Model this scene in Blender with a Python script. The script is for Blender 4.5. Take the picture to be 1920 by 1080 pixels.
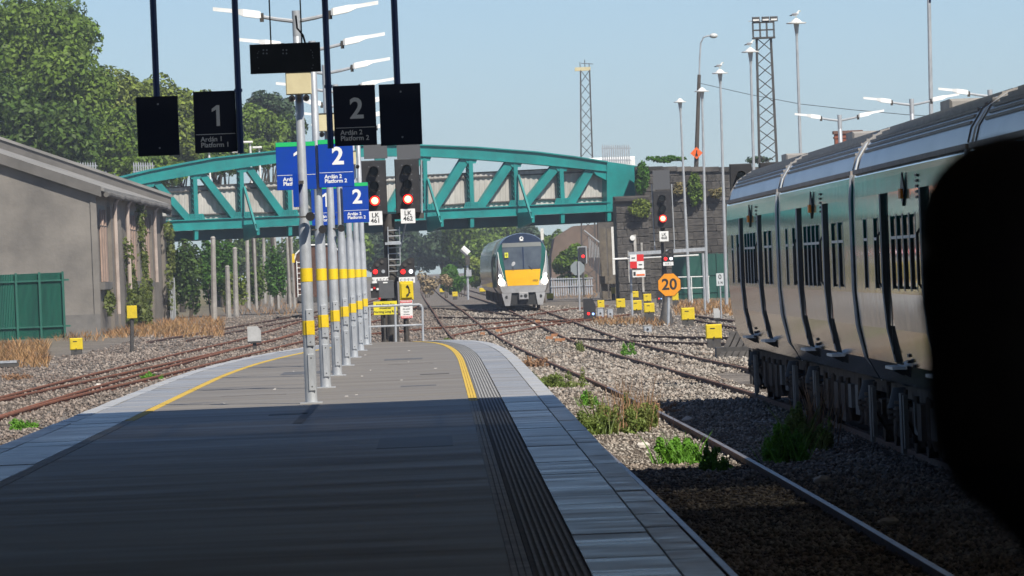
import bpy, math, random
import numpy as np
from mathutils import Vector, Matrix, noise
random.seed(7)
RNG = np.random.default_rng(11)
scene = bpy.context.scene
for o in list(bpy.data.objects):
    bpy.data.objects.remove(o)

# ------------------------------------------------------------------ camera
FPX = 13570.0                      # focal length in pixels of the 1920 px wide photograph
ROLL = math.radians(2.3)
EYE = Vector((0.0, 0.0, 2.5))      # rail top near the camera is z = 0, the platform z = 0.9
_c, _s = math.cos(ROLL), math.sin(ROLL)
_u, _v = 816 - 960, 540 - 508      # where the straight-ahead direction falls in the picture
YAW = math.atan((-( _c*_u + _s*_v))/FPX)
PITCH = -math.atan((-_s*_u + _c*_v)/FPX)
_f = Vector((math.sin(YAW)*math.cos(PITCH), math.cos(YAW)*math.cos(PITCH), math.sin(PITCH)))
_r0 = Vector((math.cos(YAW), -math.sin(YAW), 0))
_u0 = _r0.cross(_f)
CU = _c*_u0 + _s*_r0               # camera up after roll (verticals lean left at the top)
CR = _c*_r0 - _s*_u0
M = Matrix((( CR.x, CU.x, -_f.x, EYE.x), (CR.y, CU.y, -_f.y, EYE.y), (CR.z, CU.z, -_f.z, EYE.z), (0, 0, 0, 1)))
cd = bpy.data.cameras.new('camera'); cam = bpy.data.objects.new('camera', cd)
scene.collection.objects.link(cam); cam.matrix_world = M
cd.sensor_width = 36.0; cd.lens = 36.0*FPX/1920.0
cd.clip_start = 0.5; cd.clip_end = 6000
cd.dof.use_dof = True; cd.dof.focus_distance = 170.0; cd.dof.aperture_fstop = 24.0
scene.camera = cam

# ------------------------------------------------------------------ sky and sun
SUN_EL, SUN_AZ = math.radians(50), math.radians(150)   # azimuth clockwise from +Y: behind, to the right
world = bpy.data.worlds.new('World'); scene.world = world; world.use_nodes = True
wn = world.node_tree
bg = wn.nodes['Background']; sky = wn.nodes.new('ShaderNodeTexSky'); sky.sky_type = 'NISHITA'
sky.sun_disc = False; sky.sun_elevation = SUN_EL; sky.sun_rotation = SUN_AZ
sky.air_density = 0.6; sky.dust_density = 0.3; sky.ozone_density = 4.2
wn.links.new(sky.outputs[0], bg.inputs[0]); bg.inputs[1].default_value = 0.066
sd = bpy.data.lights.new('sun', 'SUN'); sun = bpy.data.objects.new('sun', sd); scene.collection.objects.link(sun)
sv = Vector((math.sin(SUN_AZ)*math.cos(SUN_EL), math.cos(SUN_AZ)*math.cos(SUN_EL), math.sin(SUN_EL)))
sun.rotation_euler = sv.to_track_quat('Z', 'Y').to_euler(); sun.location = (20, -20, 40)
sd.energy = 4.0; sd.angle = math.radians(0.8); sd.color = (1.0, 0.94, 0.84)
vs = scene.view_settings
vs.view_transform = 'Standard'; vs.look = 'None'; vs.exposure = 0.72; vs.gamma = 1.0; vs.use_curve_mapping = False

# ------------------------------------------------------------------ helpers
def ray(px, py):
    return _f*FPX + CR*(px-960) + CU*(540-py)
def P(px, py, D):
    d = ray(px, py); return EYE + d*(D/d.y)
def PZ(px, py, z):
    d = ray(px, py); return EYE + d*((z-EYE.z)/d.z)
def S(D): return FPX/D
def gz(y):
    t = min(max((y-180)/240.0, 0), 1); return 0.28*t*t*(3-2*t)
def GP(px, py, off=0.0):                    # where a pixel's ray meets the railway level
    z = off
    for _ in range(12):
        p = PZ(px, py, z); z = gz(p.y)+off
    return p

class MB:
    def __init__(s): s.v = []; s.f = []
    def add(s, vs, fs):
        b = len(s.v); s.v += [tuple(v) for v in vs]; s.f += [tuple(i+b for i in f) for f in fs]; return s
    def hexa(s, c):
        return s.add(c, [(0,3,2,1),(4,5,6,7),(0,1,5,4),(1,2,6,5),(2,3,7,6),(3,0,4,7)])
    def box(s, a, b):
        (x0,y0,z0),(x1,y1,z1) = a, b
        return s.hexa([(x0,y0,z0),(x1,y0,z0),(x1,y1,z0),(x0,y1,z0),(x0,y0,z1),(x1,y0,z1),(x1,y1,z1),(x0,y1,z1)])
    def cbox(s, c, d):
        return s.box((c[0]-d[0]/2,c[1]-d[1]/2,c[2]-d[2]/2),(c[0]+d[0]/2,c[1]+d[1]/2,c[2]+d[2]/2))
    def bbox(s, c, d, bv):                    # box with chamfered edges facing -y
        x,y,z = c; a,b,h = d[0]/2,d[1]/2,d[2]/2
        r = [(x-a+bv,y-b,z-h+bv),(x+a-bv,y-b,z-h+bv),(x+a-bv,y-b,z+h-bv),(x-a+bv,y-b,z+h-bv)]
        m = [(x-a,y-b+bv,z-h),(x+a,y-b+bv,z-h),(x+a,y-b+bv,z+h),(x-a,y-b+bv,z+h)]
        k = [(x-a,y+b,z-h),(x+a,y+b,z-h),(x+a,y+b,z+h),(x-a,y+b,z+h)]
        q = [(0,1,2,3),(11,10,9,8)]
        for i in range(4):
            j=(i+1)%4; q += [(i,4+i,4+j,j),(4+i,8+i,8+j,4+j)]
        return s.add(r+m+k, q)
    def bar(s, p, q, w, h, up=(0,0,1)):
        p, q = Vector(p), Vector(q); d = (q-p).normalized(); u = Vector(up)
        if abs(d.dot(u)) > 0.98: u = Vector((0,1,0))
        a = d.cross(u).normalized()*w/2; b = a.cross(d).normalized()*h/2
        return s.hexa([p-a-b,p+a-b,q+a-b,q-a-b,p-a+b,p+a+b,q+a+b,q-a+b])
    def tube(s, pts, rs, n=8, cap=True):
        pts = [Vector(p) for p in pts]
        if not hasattr(rs, '__len__'): rs = [rs]*len(pts)
        base = len(s.v)
        for i, p in enumerate(pts):
            d = (pts[min(i+1,len(pts)-1)]-pts[max(i-1,0)]).normalized()
            u = Vector((0,0,1)) if abs(d.z) < 0.9 else Vector((0,1,0))
            a = d.cross(u).normalized(); b = d.cross(a).normalized()
            for k in range(n):
                t = 2*math.pi*(k+0.5)/n
                s.v.append(tuple(p+(a*math.cos(t)+b*math.sin(t))*rs[i]))
        for i in range(len(pts)-1):
            for k in range(n):
                k2 = (k+1)%n
                s.f.append((base+i*n+k, base+i*n+k2, base+(i+1)*n+k2, base+(i+1)*n+k))
        if cap:
            s.f.append(tuple(base+k for k in range(n))[::-1]); s.f.append(tuple(base+(len(pts)-1)*n+k for k in range(n)))
        return s
    def prism(s, poly, d):                   # poly: 3-D polygon; d: extrusion vector
        n = len(poly); d = Vector(d); b = [tuple(Vector(p)) for p in poly]; t = [tuple(Vector(p)+d) for p in poly]
        fs = [tuple(range(n)), tuple(range(2*n-1, n-1, -1))]
        fs += [(i, i+n, (i+1)%n+n, (i+1)%n) for i in range(n)]
        return s.add(b+t, fs)
    def ell(s, c, r, n=10, m=7):
        base = len(s.v)
        for i in range(m+1):
            ph = math.pi*i/m
            for k in range(n):
                t = 2*math.pi*k/n
                s.v.append((c[0]+r[0]*math.sin(ph)*math.cos(t), c[1]+r[1]*math.sin(ph)*math.sin(t), c[2]+r[2]*math.cos(ph)))
        for i in range(m):
            for k in range(n):
                k2 = (k+1)%n
                s.f.append((base+i*n+k, base+(i+1)*n+k, base+(i+1)*n+k2, base+i*n+k2))
        return s
    def disc(s, c, r, dy, n=20, a0=0.0):      # disc facing -y, thickness dy
        return s.prism([(c[0]+r*math.cos(a0+2*math.pi*k/n), c[1], c[2]+r*math.sin(a0+2*math.pi*k/n)) for k in range(n)], (0, dy, 0))
    def mesh(s, origin=(0,0,0), name='mesh'):
        m = bpy.data.meshes.new(name); o = Vector(origin)
        m.from_pydata([tuple(Vector(v)-o) for v in s.v], [], s.f); m.update()
        return m

COL = scene.collection
def tag(o, label=None, cat=None, group=None, kind=None):
    if label: o['label'] = label
    if cat: o['category'] = cat
    if group: o['group'] = group
    if kind: o['kind'] = kind
    return o
ORG = {}
def thing(name, loc, label, cat, group=None, kind=None):
    o = bpy.data.objects.new(name, None); COL.objects.link(o); o.location = Vector(loc); o.empty_display_size = 0.3
    ORG[o.name] = Vector(loc)
    return tag(o, label, cat, group, kind)
def fixn(m):
    import bmesh
    b = bmesh.new(); b.from_mesh(m); bmesh.ops.recalc_face_normals(b, faces=b.faces); b.to_mesh(m); b.free()
def part(parent, name, mb, mat, smooth=False, kind=None, label=None):
    o0 = ORG[parent.name]
    m = mb.mesh(o0, name) if isinstance(mb, MB) else mb
    if isinstance(mb, MB): fixn(m)
    o = bpy.data.objects.new(name, m); COL.objects.link(o); o.parent = parent
    if mat: m.materials.clear(); m.materials.append(mat)
    if smooth:
        for p in m.polygons: p.use_smooth = True
        try: m.set_sharp_from_angle(angle=math.radians(38))
        except Exception: pass
    ORG[o.name] = o0
    return tag(o, label, None, None, kind)
def solo(name, mb, mat, loc, label=None, cat=None, group=None, kind=None, smooth=False):
    m = mb.mesh(loc, name); fixn(m); m.materials.append(mat)
    o = bpy.data.objects.new(name, m); COL.objects.link(o); o.location = Vector(loc); ORG[o.name] = Vector(loc)
    if smooth:
        for p in m.polygons: p.use_smooth = True
        try: m.set_sharp_from_angle(angle=math.radians(38))
        except Exception: pass
    return tag(o, label, cat, group, kind)
def dup(root, loc, label=None, group=None):
    def cp(o, par):
        c = o.copy(); COL.objects.link(c)
        if par: c.parent = par
        for ch in [k for k in bpy.data.objects if k.parent == o]: cp(ch, c)
        return c
    r = cp(root, None); r.location = Vector(loc); ORG[r.name] = Vector(loc)
    if label: r['label'] = label
    if group: r['group'] = group
    return r

# ------------------------------------------------------------------ materials
MATS = {}
def mat(name, c, c2=None, scale=3.0, rough=0.6, metal=0.0, bump=0.0, bscale=None, emit=0.0, stretch=(1,1,1), detail=5.0, island=0.0, coat=0.0, spec=0.5, objr=0.0, rvar=0.0, lo=0.35, hi=0.65):
    if name in MATS: return MATS[name]
    m = bpy.data.materials.new(name); m.use_nodes = True; nt = m.node_tree; b = nt.nodes['Principled BSDF']; N = nt.nodes.new; L = nt.links.new
    b.inputs['Roughness'].default_value = rough; b.inputs['Metallic'].default_value = metal
    b.inputs['Coat Weight'].default_value = coat; b.inputs['Specular IOR Level'].default_value = spec
    c = tuple(c)+(1,); b.inputs['Base Color'].default_value = c
    tc = N('ShaderNodeTexCoord'); mp = N('ShaderNodeMapping'); L(tc.outputs['Object'], mp.inputs[0]); mp.inputs['Scale'].default_value = stretch
    out = None
    if c2 is not None:
        n = N('ShaderNodeTexNoise'); n.inputs['Scale'].default_value = scale; n.inputs['Detail'].default_value = detail; n.inputs['Roughness'].default_value = 0.62
        L(mp.outputs[0], n.inputs['Vector'])
        r = N('ShaderNodeMapRange'); r.inputs[1].default_value = lo; r.inputs[2].default_value = hi; L(n.outputs['Fac'], r.inputs[0])
        mx = N('ShaderNodeMix'); mx.data_type = 'RGBA'; mx.inputs[6].default_value = c; mx.inputs[7].default_value = tuple(c2)+(1,)
        L(r.outputs[0], mx.inputs[0]); out = mx.outputs[2]
    if island > 0:
        g = N('ShaderNodeNewGeometry'); hsv = N('ShaderNodeHueSaturation')
        rr = N('ShaderNodeMapRange'); rr.inputs[3].default_value = 1-island; rr.inputs[4].default_value = 1+island
        L(g.outputs['Random Per Island'], rr.inputs[0]); L(rr.outputs[0], hsv.inputs['Value'])
        if out: L(out, hsv.inputs['Color'])
        else: hsv.inputs['Color'].default_value = c
        out = hsv.outputs[0]
    if objr > 0:
        g2 = N('ShaderNodeObjectInfo'); h2 = N('ShaderNodeHueSaturation')
        r2 = N('ShaderNodeMapRange'); r2.inputs[3].default_value = 1-objr; r2.inputs[4].default_value = 1+objr
        L(g2.outputs['Random'], r2.inputs[0]); L(r2.outputs[0], h2.inputs['Value'])
        if out: L(out, h2.inputs['Color'])
        else: h2.inputs['Color'].default_value = c
        out = h2.outputs[0]
    if out: L(out, b.inputs['Base Color'])
    if rvar > 0:
        n3 = N('ShaderNodeTexNoise'); n3.inputs['Scale'].default_value = scale*1.7; n3.inputs['Detail'].default_value = 6; L(mp.outputs[0], n3.inputs['Vector'])
        r3 = N('ShaderNodeMapRange'); r3.inputs[1].default_value = 0.3; r3.inputs[2].default_value = 0.7; r3.inputs[3].default_value = rough-rvar; r3.inputs[4].default_value = rough+rvar
        L(n3.outputs['Fac'], r3.inputs[0]); L(r3.outputs[0], b.inputs['Roughness'])
    if bump > 0:
        n2 = N('ShaderNodeTexNoise'); n2.inputs['Scale'].default_value = bscale or scale*4; n2.inputs['Detail'].default_value = 6
        L(mp.outputs[0], n2.inputs['Vector']); bp = N('ShaderNodeBump'); bp.inputs['Strength'].default_value = bump; bp.inputs['Distance'].default_value = 0.05
        L(n2.outputs['Fac'], bp.inputs['Height']); L(bp.outputs[0], b.inputs['Normal'])
    if emit > 0:
        b.inputs['Emission Color'].default_value = c; b.inputs['Emission Strength'].default_value = emit
    MATS[name] = m
    return m
def leafmat(name, c, c2, scale=0.25, isl=0.45):
    m = mat(name, c, c2, scale=scale, rough=0.55, island=isl, spec=0.25, lo=0.3, hi=0.7)
    nt = m.node_tree; b = nt.nodes['Principled BSDF']
    if 'tr' not in nt.nodes:
        src = b.inputs['Base Color'].links[0].from_socket
        t = nt.nodes.new('ShaderNodeBsdfTranslucent'); t.name = 'tr'; a = nt.nodes.new('ShaderNodeMixShader'); a.inputs[0].default_value = 0.3
        nt.links.new(src, t.inputs[0]); nt.links.new(b.outputs[0], a.inputs[1]); nt.links.new(t.outputs[0], a.inputs[2])
        nt.links.new(a.outputs[0], nt.nodes['Material Output'].inputs[0])
    return m

GALV = mat('galvanised', (0.36,0.38,0.40), (0.50,0.52,0.54), scale=9, rough=0.45, metal=0.35, bump=0.05, stretch=(1,1,0.35))
YEL = mat('yellow_paint', (0.80,0.58,0.015), (0.70,0.48,0.02), scale=6, rough=0.5)
YELB = mat('yellow_box', (0.70,0.52,0.010), (0.56,0.42,0.02), scale=4, rough=0.5)
WHITE = mat('white_paint', (0.80,0.80,0.78), (0.68,0.68,0.66), scale=5, rough=0.5)
BLUE = mat('sign_blue', (0.004,0.045,0.36), (0.006,0.05,0.30), scale=4, rough=0.35)
GREENS = mat('sign_green', (0.02,0.45,0.13), rough=0.4)
BLACK = mat('black_paint', (0.018,0.018,0.020), (0.030,0.029,0.030), scale=5, rough=0.55)
DARK = mat('dark_metal', (0.045,0.043,0.042), (0.075,0.068,0.06), scale=6, rough=0.6)
POLEB = mat('hanger_blue', (0.008,0.03,0.13), rough=0.4)
CREAM = mat('cream_enamel', (0.62,0.55,0.34), (0.56,0.49,0.30), scale=5, rough=0.5)
RED = mat('red_paint', (0.62,0.02,0.02), rough=0.5)
REDLIT = mat('red_lamp', (1.0,0.012,0.012), emit=1.6)
REDCORE = mat('red_lamp_core', (1.0,0.42,0.20), emit=2.2)
WHITELIT = mat('white_lamp', (0.85,0.9,1.0), emit=4.0)
HEADLIT = mat('head_lamp', (1.0,0.93,0.80), emit=9.0)
LENS = mat('dark_lens', (0.012,0.013,0.014), rough=0.15)
TEAL = mat('bridge_teal', (0.009,0.245,0.232), (0.012,0.165,0.162), scale=0.7, detail=9, rough=0.42, bump=0.04)
RUST = mat('rail_rust', (0.27,0.092,0.042), (0.13,0.055,0.032), scale=2.5, rough=0.85, bump=0.25)
RAILDK = mat('rail_brown', (0.165,0.080,0.048), (0.075,0.046,0.034), scale=2.5, rough=0.75, bump=0.2)
SHINY = mat('rail_head_steel', (0.36,0.345,0.33), (0.22,0.19,0.17), scale=1.0, rough=0.42, metal=0.7)
TIMBER = mat('sleeper_timber', (0.075,0.058,0.045), (0.13,0.11,0.09), scale=5, rough=0.9, stretch=(0.4,3,3), bump=0.4)
CONC = mat('concrete', (0.34,0.33,0.31), (0.25,0.24,0.225), scale=2, rough=0.85, bump=0.2)
GLASS = mat('dark_glass', (0.012,0.016,0.018), rough=0.05, spec=0.8)
RUBBER = mat('rubber', (0.02,0.02,0.02), rough=0.7)
INK = mat('ink', (0.02,0.02,0.022), rough=0.6)

FONT_CACHE = {}
def text_mb(txt, size, bold=0.0, align='CENTER'):
    key = (txt, size, bold, align)
    if key not in FONT_CACHE:
        cu = bpy.data.curves.new('lettering', 'FONT'); cu.body = txt; cu.size = size; cu.align_x = align; cu.align_y = 'CENTER'; cu.offset = bold; cu.resolution_u = 3
        cu.space_line = 0.85
        o = bpy.data.objects.new('lettering', cu); COL.objects.link(o)
        dg = bpy.context.evaluated_depsgraph_get(); me = bpy.data.meshes.new_from_object(o.evaluated_get(dg))
        vs_ = [tuple(v.co) for v in me.vertices]; fs_ = [tuple(p.vertices) for p in me.polygons]
        bpy.data.objects.remove(o); bpy.data.curves.remove(cu); bpy.data.meshes.remove(me)
        FONT_CACHE[key] = (vs_, fs_)
    return FONT_CACHE[key]
ONE = [(-0.02,-0.36),(0.10,-0.36),(0.10,0.36),(0.0,0.36),(-0.17,0.24),(-0.17,0.13),(-0.02,0.21)]
def lettering(parent, txt, c, size, m, bold=0.0, align='CENTER', rotz=0.0, name='lettering'):
    vs_, fs_ = text_mb(txt, size, bold, align) if txt != '1' else ([(x*size,y*size,0) for x,y in ONE],[tuple(range(len(ONE)))])
    mb = MB(); ca, sa = math.cos(rotz), math.sin(rotz)
    mb.add([(c[0]+x*ca, c[1]+x*sa, c[2]+y) for x, y, z in vs_], fs_)
    o0 = ORG[parent.name]; me = mb.mesh(o0, name); me.materials.append(m)
    o = bpy.data.objects.new(name, me); COL.objects.link(o); o.parent = parent; ORG[o.name] = o0
    return o

def np_mesh(name, V, F, mats):
    m = bpy.data.meshes.new(name); V = np.asarray(V, dtype=np.float32); F = np.asarray(F, dtype=np.int32); k = F.shape[1]
    m.vertices.add(len(V)); m.vertices.foreach_set('co', V.ravel())
    m.loops.add(F.size); m.loops.foreach_set('vertex_index', F.ravel())
    m.polygons.add(len(F)); m.polygons.foreach_set('loop_start', np.arange(0, F.size, k, dtype=np.int32))
    m.polygons.foreach_set('loop_total', np.full(len(F), k, dtype=np.int32))
    m.update(calc_edges=True); m.materials.append(mats)
    return m
def rand_dirs(n):
    d = RNG.normal(size=(n,3)); return d/np.linalg.norm(d, axis=1)[:,None]
def leaf_mesh(name, blobs, n, size, m, origin, aspect=0.6):
    B = np.array(blobs, dtype=float); w = (B[:,3]*B[:,5]); w = w/w.sum()
    idx = RNG.choice(len(B), n, p=w); d = rand_dirs(n)
    rr = 1.02-0.5*RNG.random(n)**2.2
    pos = B[idx,:3]+d*B[idx,3:6]*rr[:,None]
    nrm = d*0.9+rand_dirs(n)*0.8+np.array([0,0,0.35]); nrm /= np.linalg.norm(nrm, axis=1)[:,None]
    a = np.cross(nrm, rand_dirs(n)); a /= (np.linalg.norm(a, axis=1)[:,None]+1e-9); b = np.cross(nrm, a)
    sz = size*(0.55+0.9*RNG.random(n))
    a *= sz[:,None]*0.5; b *= (sz*aspect*0.5)[:,None]
    k = nrm*(sz*0.12)[:,None]
    V = np.stack([pos-a, pos+b+k, pos+a, pos-b+k], axis=1).reshape(-1,3)-np.array(origin)
    F = np.arange(4*n).reshape(-1,4)
    return np_mesh(name, V, F, m)
def subblobs(c, r, k, lo=0.30, hi=0.52, zmin=-0.7):
    out = [(c[0],c[1],c[2],r[0]*0.62,r[1]*0.62,r[2]*0.62)]
    i = 0
    while i < k:
        d = rand_dirs(1)[0]
        if d[2] < zmin: continue
        q = RNG.uniform(lo, hi); e = RNG.uniform(0.5, 0.78)
        out.append((c[0]+d[0]*r[0]*e, c[1]+d[1]*r[1]*e, c[2]+d[2]*r[2]*e, r[0]*q, r[1]*q, r[2]*q)); i += 1
    return out
def link_mesh(name, m, parent=None, loc=(0,0,0)):
    o = bpy.data.objects.new(name, m); COL.objects.link(o)
    if parent: o.parent = parent; ORG[o.name] = ORG[parent.name]
    else: o.location = Vector(loc); ORG[o.name] = Vector(loc)
    return o
def blades_mesh(name, P0, h, w, m, lean=0.35, origin=(0,0,0)):
    n = len(P0); P0 = np.asarray(P0)-np.array(origin)
    ang = RNG.random(n)*2*np.pi; hh = h*(0.45+0.8*RNG.random(n)); ww = w*(0.6+0.8*RNG.random(n))
    side = np.stack([np.cos(ang), np.sin(ang)*0.5, np.zeros(n)], axis=1)*ww[:,None]
    la = RNG.random(n)*2*np.pi
    tip = P0+np.stack([np.cos(la)*lean*hh, np.sin(la)*lean*hh, hh], axis=1)
    mid = P0+(tip-P0)*0.5+np.array([0,0,1])*(hh*0.08)[:,None]
    V = np.stack([P0-side, P0+side, mid+side*0.7, tip, mid-side*0.7], axis=1).reshape(-1,3)
    return np_mesh(name, V, np.arange(5*n).reshape(-1,5), m)
# ------------------------------------------------------------------ ground
def ground_mat():
    m = mat('ground_ballast', (0.20,0.175,0.15), (0.105,0.09,0.078), scale=0.35, rough=0.95, detail=8)
    nt = m.node_tree; b = nt.nodes['Principled BSDF']; N = nt.nodes.new; L = nt.links.new
    src = b.inputs['Base Color'].links[0].from_socket
    tc = nt.nodes['Texture Coordinate']
    v = N('ShaderNodeTexVoronoi'); v.inputs['Scale'].default_value = 14; L(tc.outputs['Object'], v.inputs['Vector'])
    hs = N('ShaderNodeHueSaturation'); mr = N('ShaderNodeMapRange'); mr.inputs[3].default_value = 0.45; mr.inputs[4].default_value = 1.5
    sp = N('ShaderNodeSeparateColor'); L(v.outputs['Color'], sp.inputs[0]); L(sp.outputs[0], mr.inputs[0]); L(mr.outputs[0], hs.inputs['Value']); L(src, hs.inputs['Color'])
    # dry grass and soil away from the tracks
    sx = N('ShaderNodeSeparateXYZ'); L(tc.outputs['Object'], sx.inputs[0]); ab = N('ShaderNodeMath'); ab.operation = 'ABSOLUTE'
    ad = N('ShaderNodeMath'); ad.operation = 'ADD'; ad.inputs[1].default_value = 0.0; L(sx.outputs[0], ad.inputs[0]); L(ad.outputs[0], ab.inputs[0])
    mr2 = N('ShaderNodeMapRange'); mr2.inputs[1].default_value = 13; mr2.inputs[2].default_value = 24; L(ab.outputs[0], mr2.inputs[0])
    n = N('ShaderNodeTexNoise'); n.inputs['Scale'].default_value = 0.4; n.inputs['Detail'].default_value = 8; L(tc.outputs['Object'], n.inputs['Vector'])
    cr = N('ShaderNodeMix'); cr.data_type = 'RGBA'; cr.inputs[6].default_value = (0.20,0.13,0.06,1); cr.inputs[7].default_value = (0.09,0.11,0.04,1); L(n.outputs['Fac'], cr.inputs[0])
    mx = N('ShaderNodeMix'); mx.data_type = 'RGBA'; L(mr2.outputs[0], mx.inputs[0]); L(hs.outputs[0], mx.inputs[6]); L(cr.outputs[2], mx.inputs[7])
    L(mx.outputs[2], b.inputs['Base Color'])
    bp = N('ShaderNodeBump'); bp.inputs['Strength'].default_value = 0.9; bp.inputs['Distance'].default_value = 0.05; L(v.outputs['Distance'], bp.inputs['Height']); L(bp.outputs[0], b.inputs['Normal'])
    return m
ys = [-80,0,40,80,120,160,180]+list(range(200,440,15))+[440,520,700,1000,1500,3000,5000]
xs = [-1500,-400,-120,-60,-30,-14,0,14,30,60,120,400,1500]
mb = MB(); nx = len(xs)
for y in ys:
    for x in xs:
        mb.v.append((x, y, gz(y)-0.11))
for j in range(len(ys)-1):
    for i in range(nx-1):
        mb.f.append((j*nx+i, j*nx+i+1, (j+1)*nx+i+1, (j+1)*nx+i))
solo('ground', mb, ground_mat(), (0,0,0), kind='structure')

# loose ballast stones, nobody could count them
def stones(name, regions, m):
    Vs = []
    base = np.array([(1,0,0),(0,1,0),(-1,0,0),(0,-1,0),(0,0,1),(0,0,-1)], dtype=float)
    for (x0,x1,y0,y1,n,sz,dens) in regions:
        u = RNG.random(n); y = 1/(1/y0+u*(1/y1-1/y0)); x = x0+(x1-x0)*RNG.random(n)
        keep = RNG.random(n) < dens
        x, y = x[keep], y[keep]; n = len(x)
        z = np.array([gz(t) for t in y])-0.105+RNG.random(n)*0.03
        s = sz*(0.5+0.9*RNG.random(n))*np.clip(y/120.0, 0.8, 1.35)
        o = base[None]*(1+0.5*(RNG.random((n,6,1))-0.5))*s[:,None,None]*np.array([1,1,0.75])+RNG.normal(size=(n,6,3))*s[:,None,None]*0.22
        a = RNG.random(n)*6.28; ca, sa = np.cos(a)[:,None], np.sin(a)[:,None]
        ox = o[:,:,0]*ca-o[:,:,1]*sa; oy = o[:,:,0]*sa+o[:,:,1]*ca
        Vs.append(np.stack([ox+x[:,None], oy+y[:,None], o[:,:,2]+z[:,None]], axis=2))
    V = np.concatenate(Vs); n = len(V)
    t = np.array([(0,1,4),(1,2,4),(2,3,4),(3,0,4),(1,0,5),(2,1,5),(3,2,5),(0,3,5)])
    F = (t[None]+np.arange(n)[:,None,None]*6).reshape(-1,3)
    o = link_mesh(name, np_mesh(name, V.reshape(-1,3), F, m)); return o
STONE = mat('ballast_stone', (0.31,0.285,0.25), (0.175,0.135,0.105), scale=0.45, rough=0.9, island=0.62)
STONED = mat('ballast_stone_dark', (0.14,0.105,0.085), (0.24,0.205,0.175), scale=0.25, rough=0.9, island=0.55)
o = stones('ballast_stones', [(1.45,6.2,48,175,46000,0.030,1.0),(0.5,7.8,165,420,14000,0.038,1.0),(7.5,15,150,400,9000,0.038,1.0)], STONE)
tag(o, 'grey ballast stones strewn between the rails right of the platform', 'ballast', kind='stuff')
o = stones('ballast_stones', [(-14.5,-4.4,110,260,20000,0.036,1.0),(-13,0.5,240,440,9000,0.042,1.0)], STONED)
tag(o, 'dark grey cinders and ballast left of the platform', 'ballast', kind='stuff')

# ------------------------------------------------------------------ tracks
def interp(tab, y):
    # monotone smooth interpolation through (y, x) knots
    if y <= tab[0][0]: return tab[0][1]
    if y >= tab[-1][0]: return tab[-1][1]
    k = 0
    while tab[k+1][0] < y: k += 1
    def sl(i):
        i0, i1 = max(i-1,0), min(i+1,len(tab)-1); return (tab[i1][1]-tab[i0][1])/(tab[i1][0]-tab[i0][0])
    h = tab[k+1][0]-tab[k][0]; t = (y-tab[k][0])/h
    return ((2*t**3-3*t**2+1)*tab[k][1]+(t**3-2*t**2+t)*h*sl(k)+(-2*t**3+3*t**2)*tab[k+1][1]+(t**3-t**2)*h*sl(k+1))
RAILP = [(-0.07,-0.15),(0.07,-0.15),(0.07,-0.135),(0.014,-0.11),(0.014,-0.045),(0.036,-0.035),(0.036,0.0),(-0.036,0.0),(-0.036,-0.035),(-0.014,-0.045),(-0.014,-0.11),(-0.07,-0.135)]
def sweep(pts, prof):
    mb = MB(); n = len(prof); pts = [Vector(p) for p in pts]
    for i, p in enumerate(pts):
        d = pts[min(i+1,len(pts)-1)]-pts[max(i-1,0)]; d.z = 0; d.normalize(); a = Vector((d.y,-d.x,0))
        for (u, w) in prof: mb.v.append(tuple(p+a*u+Vector((0,0,w))))
    for i in range(len(pts)-1):
        for k in range(n): mb.f.append((i*n+k, i*n+(k+1)%n, (i+1)*n+(k+1)%n, (i+1)*n+k))
    mb.f.append(tuple(range(n))); mb.f.append(tuple((len(pts)-1)*n+k for k in range(n))[::-1])
    return mb
def rail_parts(root, pts, side_mat, shiny=True):
    worn = [p for p in pts if p[1] < 150]
    r = part(root, 'rail', sweep(pts, RAILP), side_mat)
    if shiny and len(worn) > 2: part(r, 'running_surface', sweep([Vector(p)+Vector((0,0,0.003)) for p in worn], [(-0.030,-0.002),(0.030,-0.002),(0.026,0.001),(-0.026,0.001)]), SHINY)
    return r
def track(name, tab, y0, y1, step, side_mat, shiny, sleepers=None):
    root = thing(name, (interp(tab,y0), y0, 0), None, None, kind='structure')
    yy = []; y = y0
    while y < y1: yy.append(y); y += step*(1 if y < 300 else 3)
    yy.append(y1)
    for sg in (-1, 1):
        rail_parts(root, [(interp(tab,y)+sg*0.80, y, gz(y)) for y in yy], side_mat, shiny)
    if sleepers:
        a, b, dy = sleepers; y = a; me = None
        while y < b:
            o0 = ORG[root.name]
            if me is None:
                q = MB().cbox((0,0,0),(2.55,0.25,0.13)); me = q.mesh(); me.materials.append(TIMBER)
            s = bpy.data.objects.new('sleeper', me); COL.objects.link(s); s.parent = root
            s.location = Vector((interp(tab,y)+random.uniform(-0.05,0.05), y+random.uniform(-0.03,0.03), gz(y)-0.15-0.062+0.055))-o0
            s.rotation_euler.z = random.uniform(-0.015,0.015); ORG[s.name] = o0
            y += dy
    return root
T2 = [(20,3.06),(80,3.04),(117,2.87),(150,2.58),(200,1.98),(247,1.46),(300,1.08),(355,0.80),(690,-0.5),(1100,-1.6)]
T3 = [(20,6.73),(110,6.73),(135,6.60),(161,6.28),(200,5.70),(233,5.25),(303,4.95),(385,4.65),(480,4.36),(700,3.2),(1100,1.6)]
T1 = [(60,-9.6),(140,-9.5),(190,-9.15),(240,-8.25),(290,-7.0),(350,-6.3),(450,-5.4),(700,-4.0)]
TB = [(130,-9.5),(160,-9.22),(200,-8.15),(240,-6.9),(280,-5.6),(320,-4.5),(400,-2.8),(520,-1.6)]
TL = [(290,-11.0),(340,-9.3),(406,-7.4),(470,-6.6),(600,-5.0)]
track('railway_track', T2, 30, 1000, 3, RAILDK, True, (46,150,0.68))
track('railway_track', T3, 30, 1000, 3, RAILDK, False, (46,150,0.68))
track('railway_track', T1, 70, 650, 3, RUST, False, (120,230,0.72))
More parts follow.
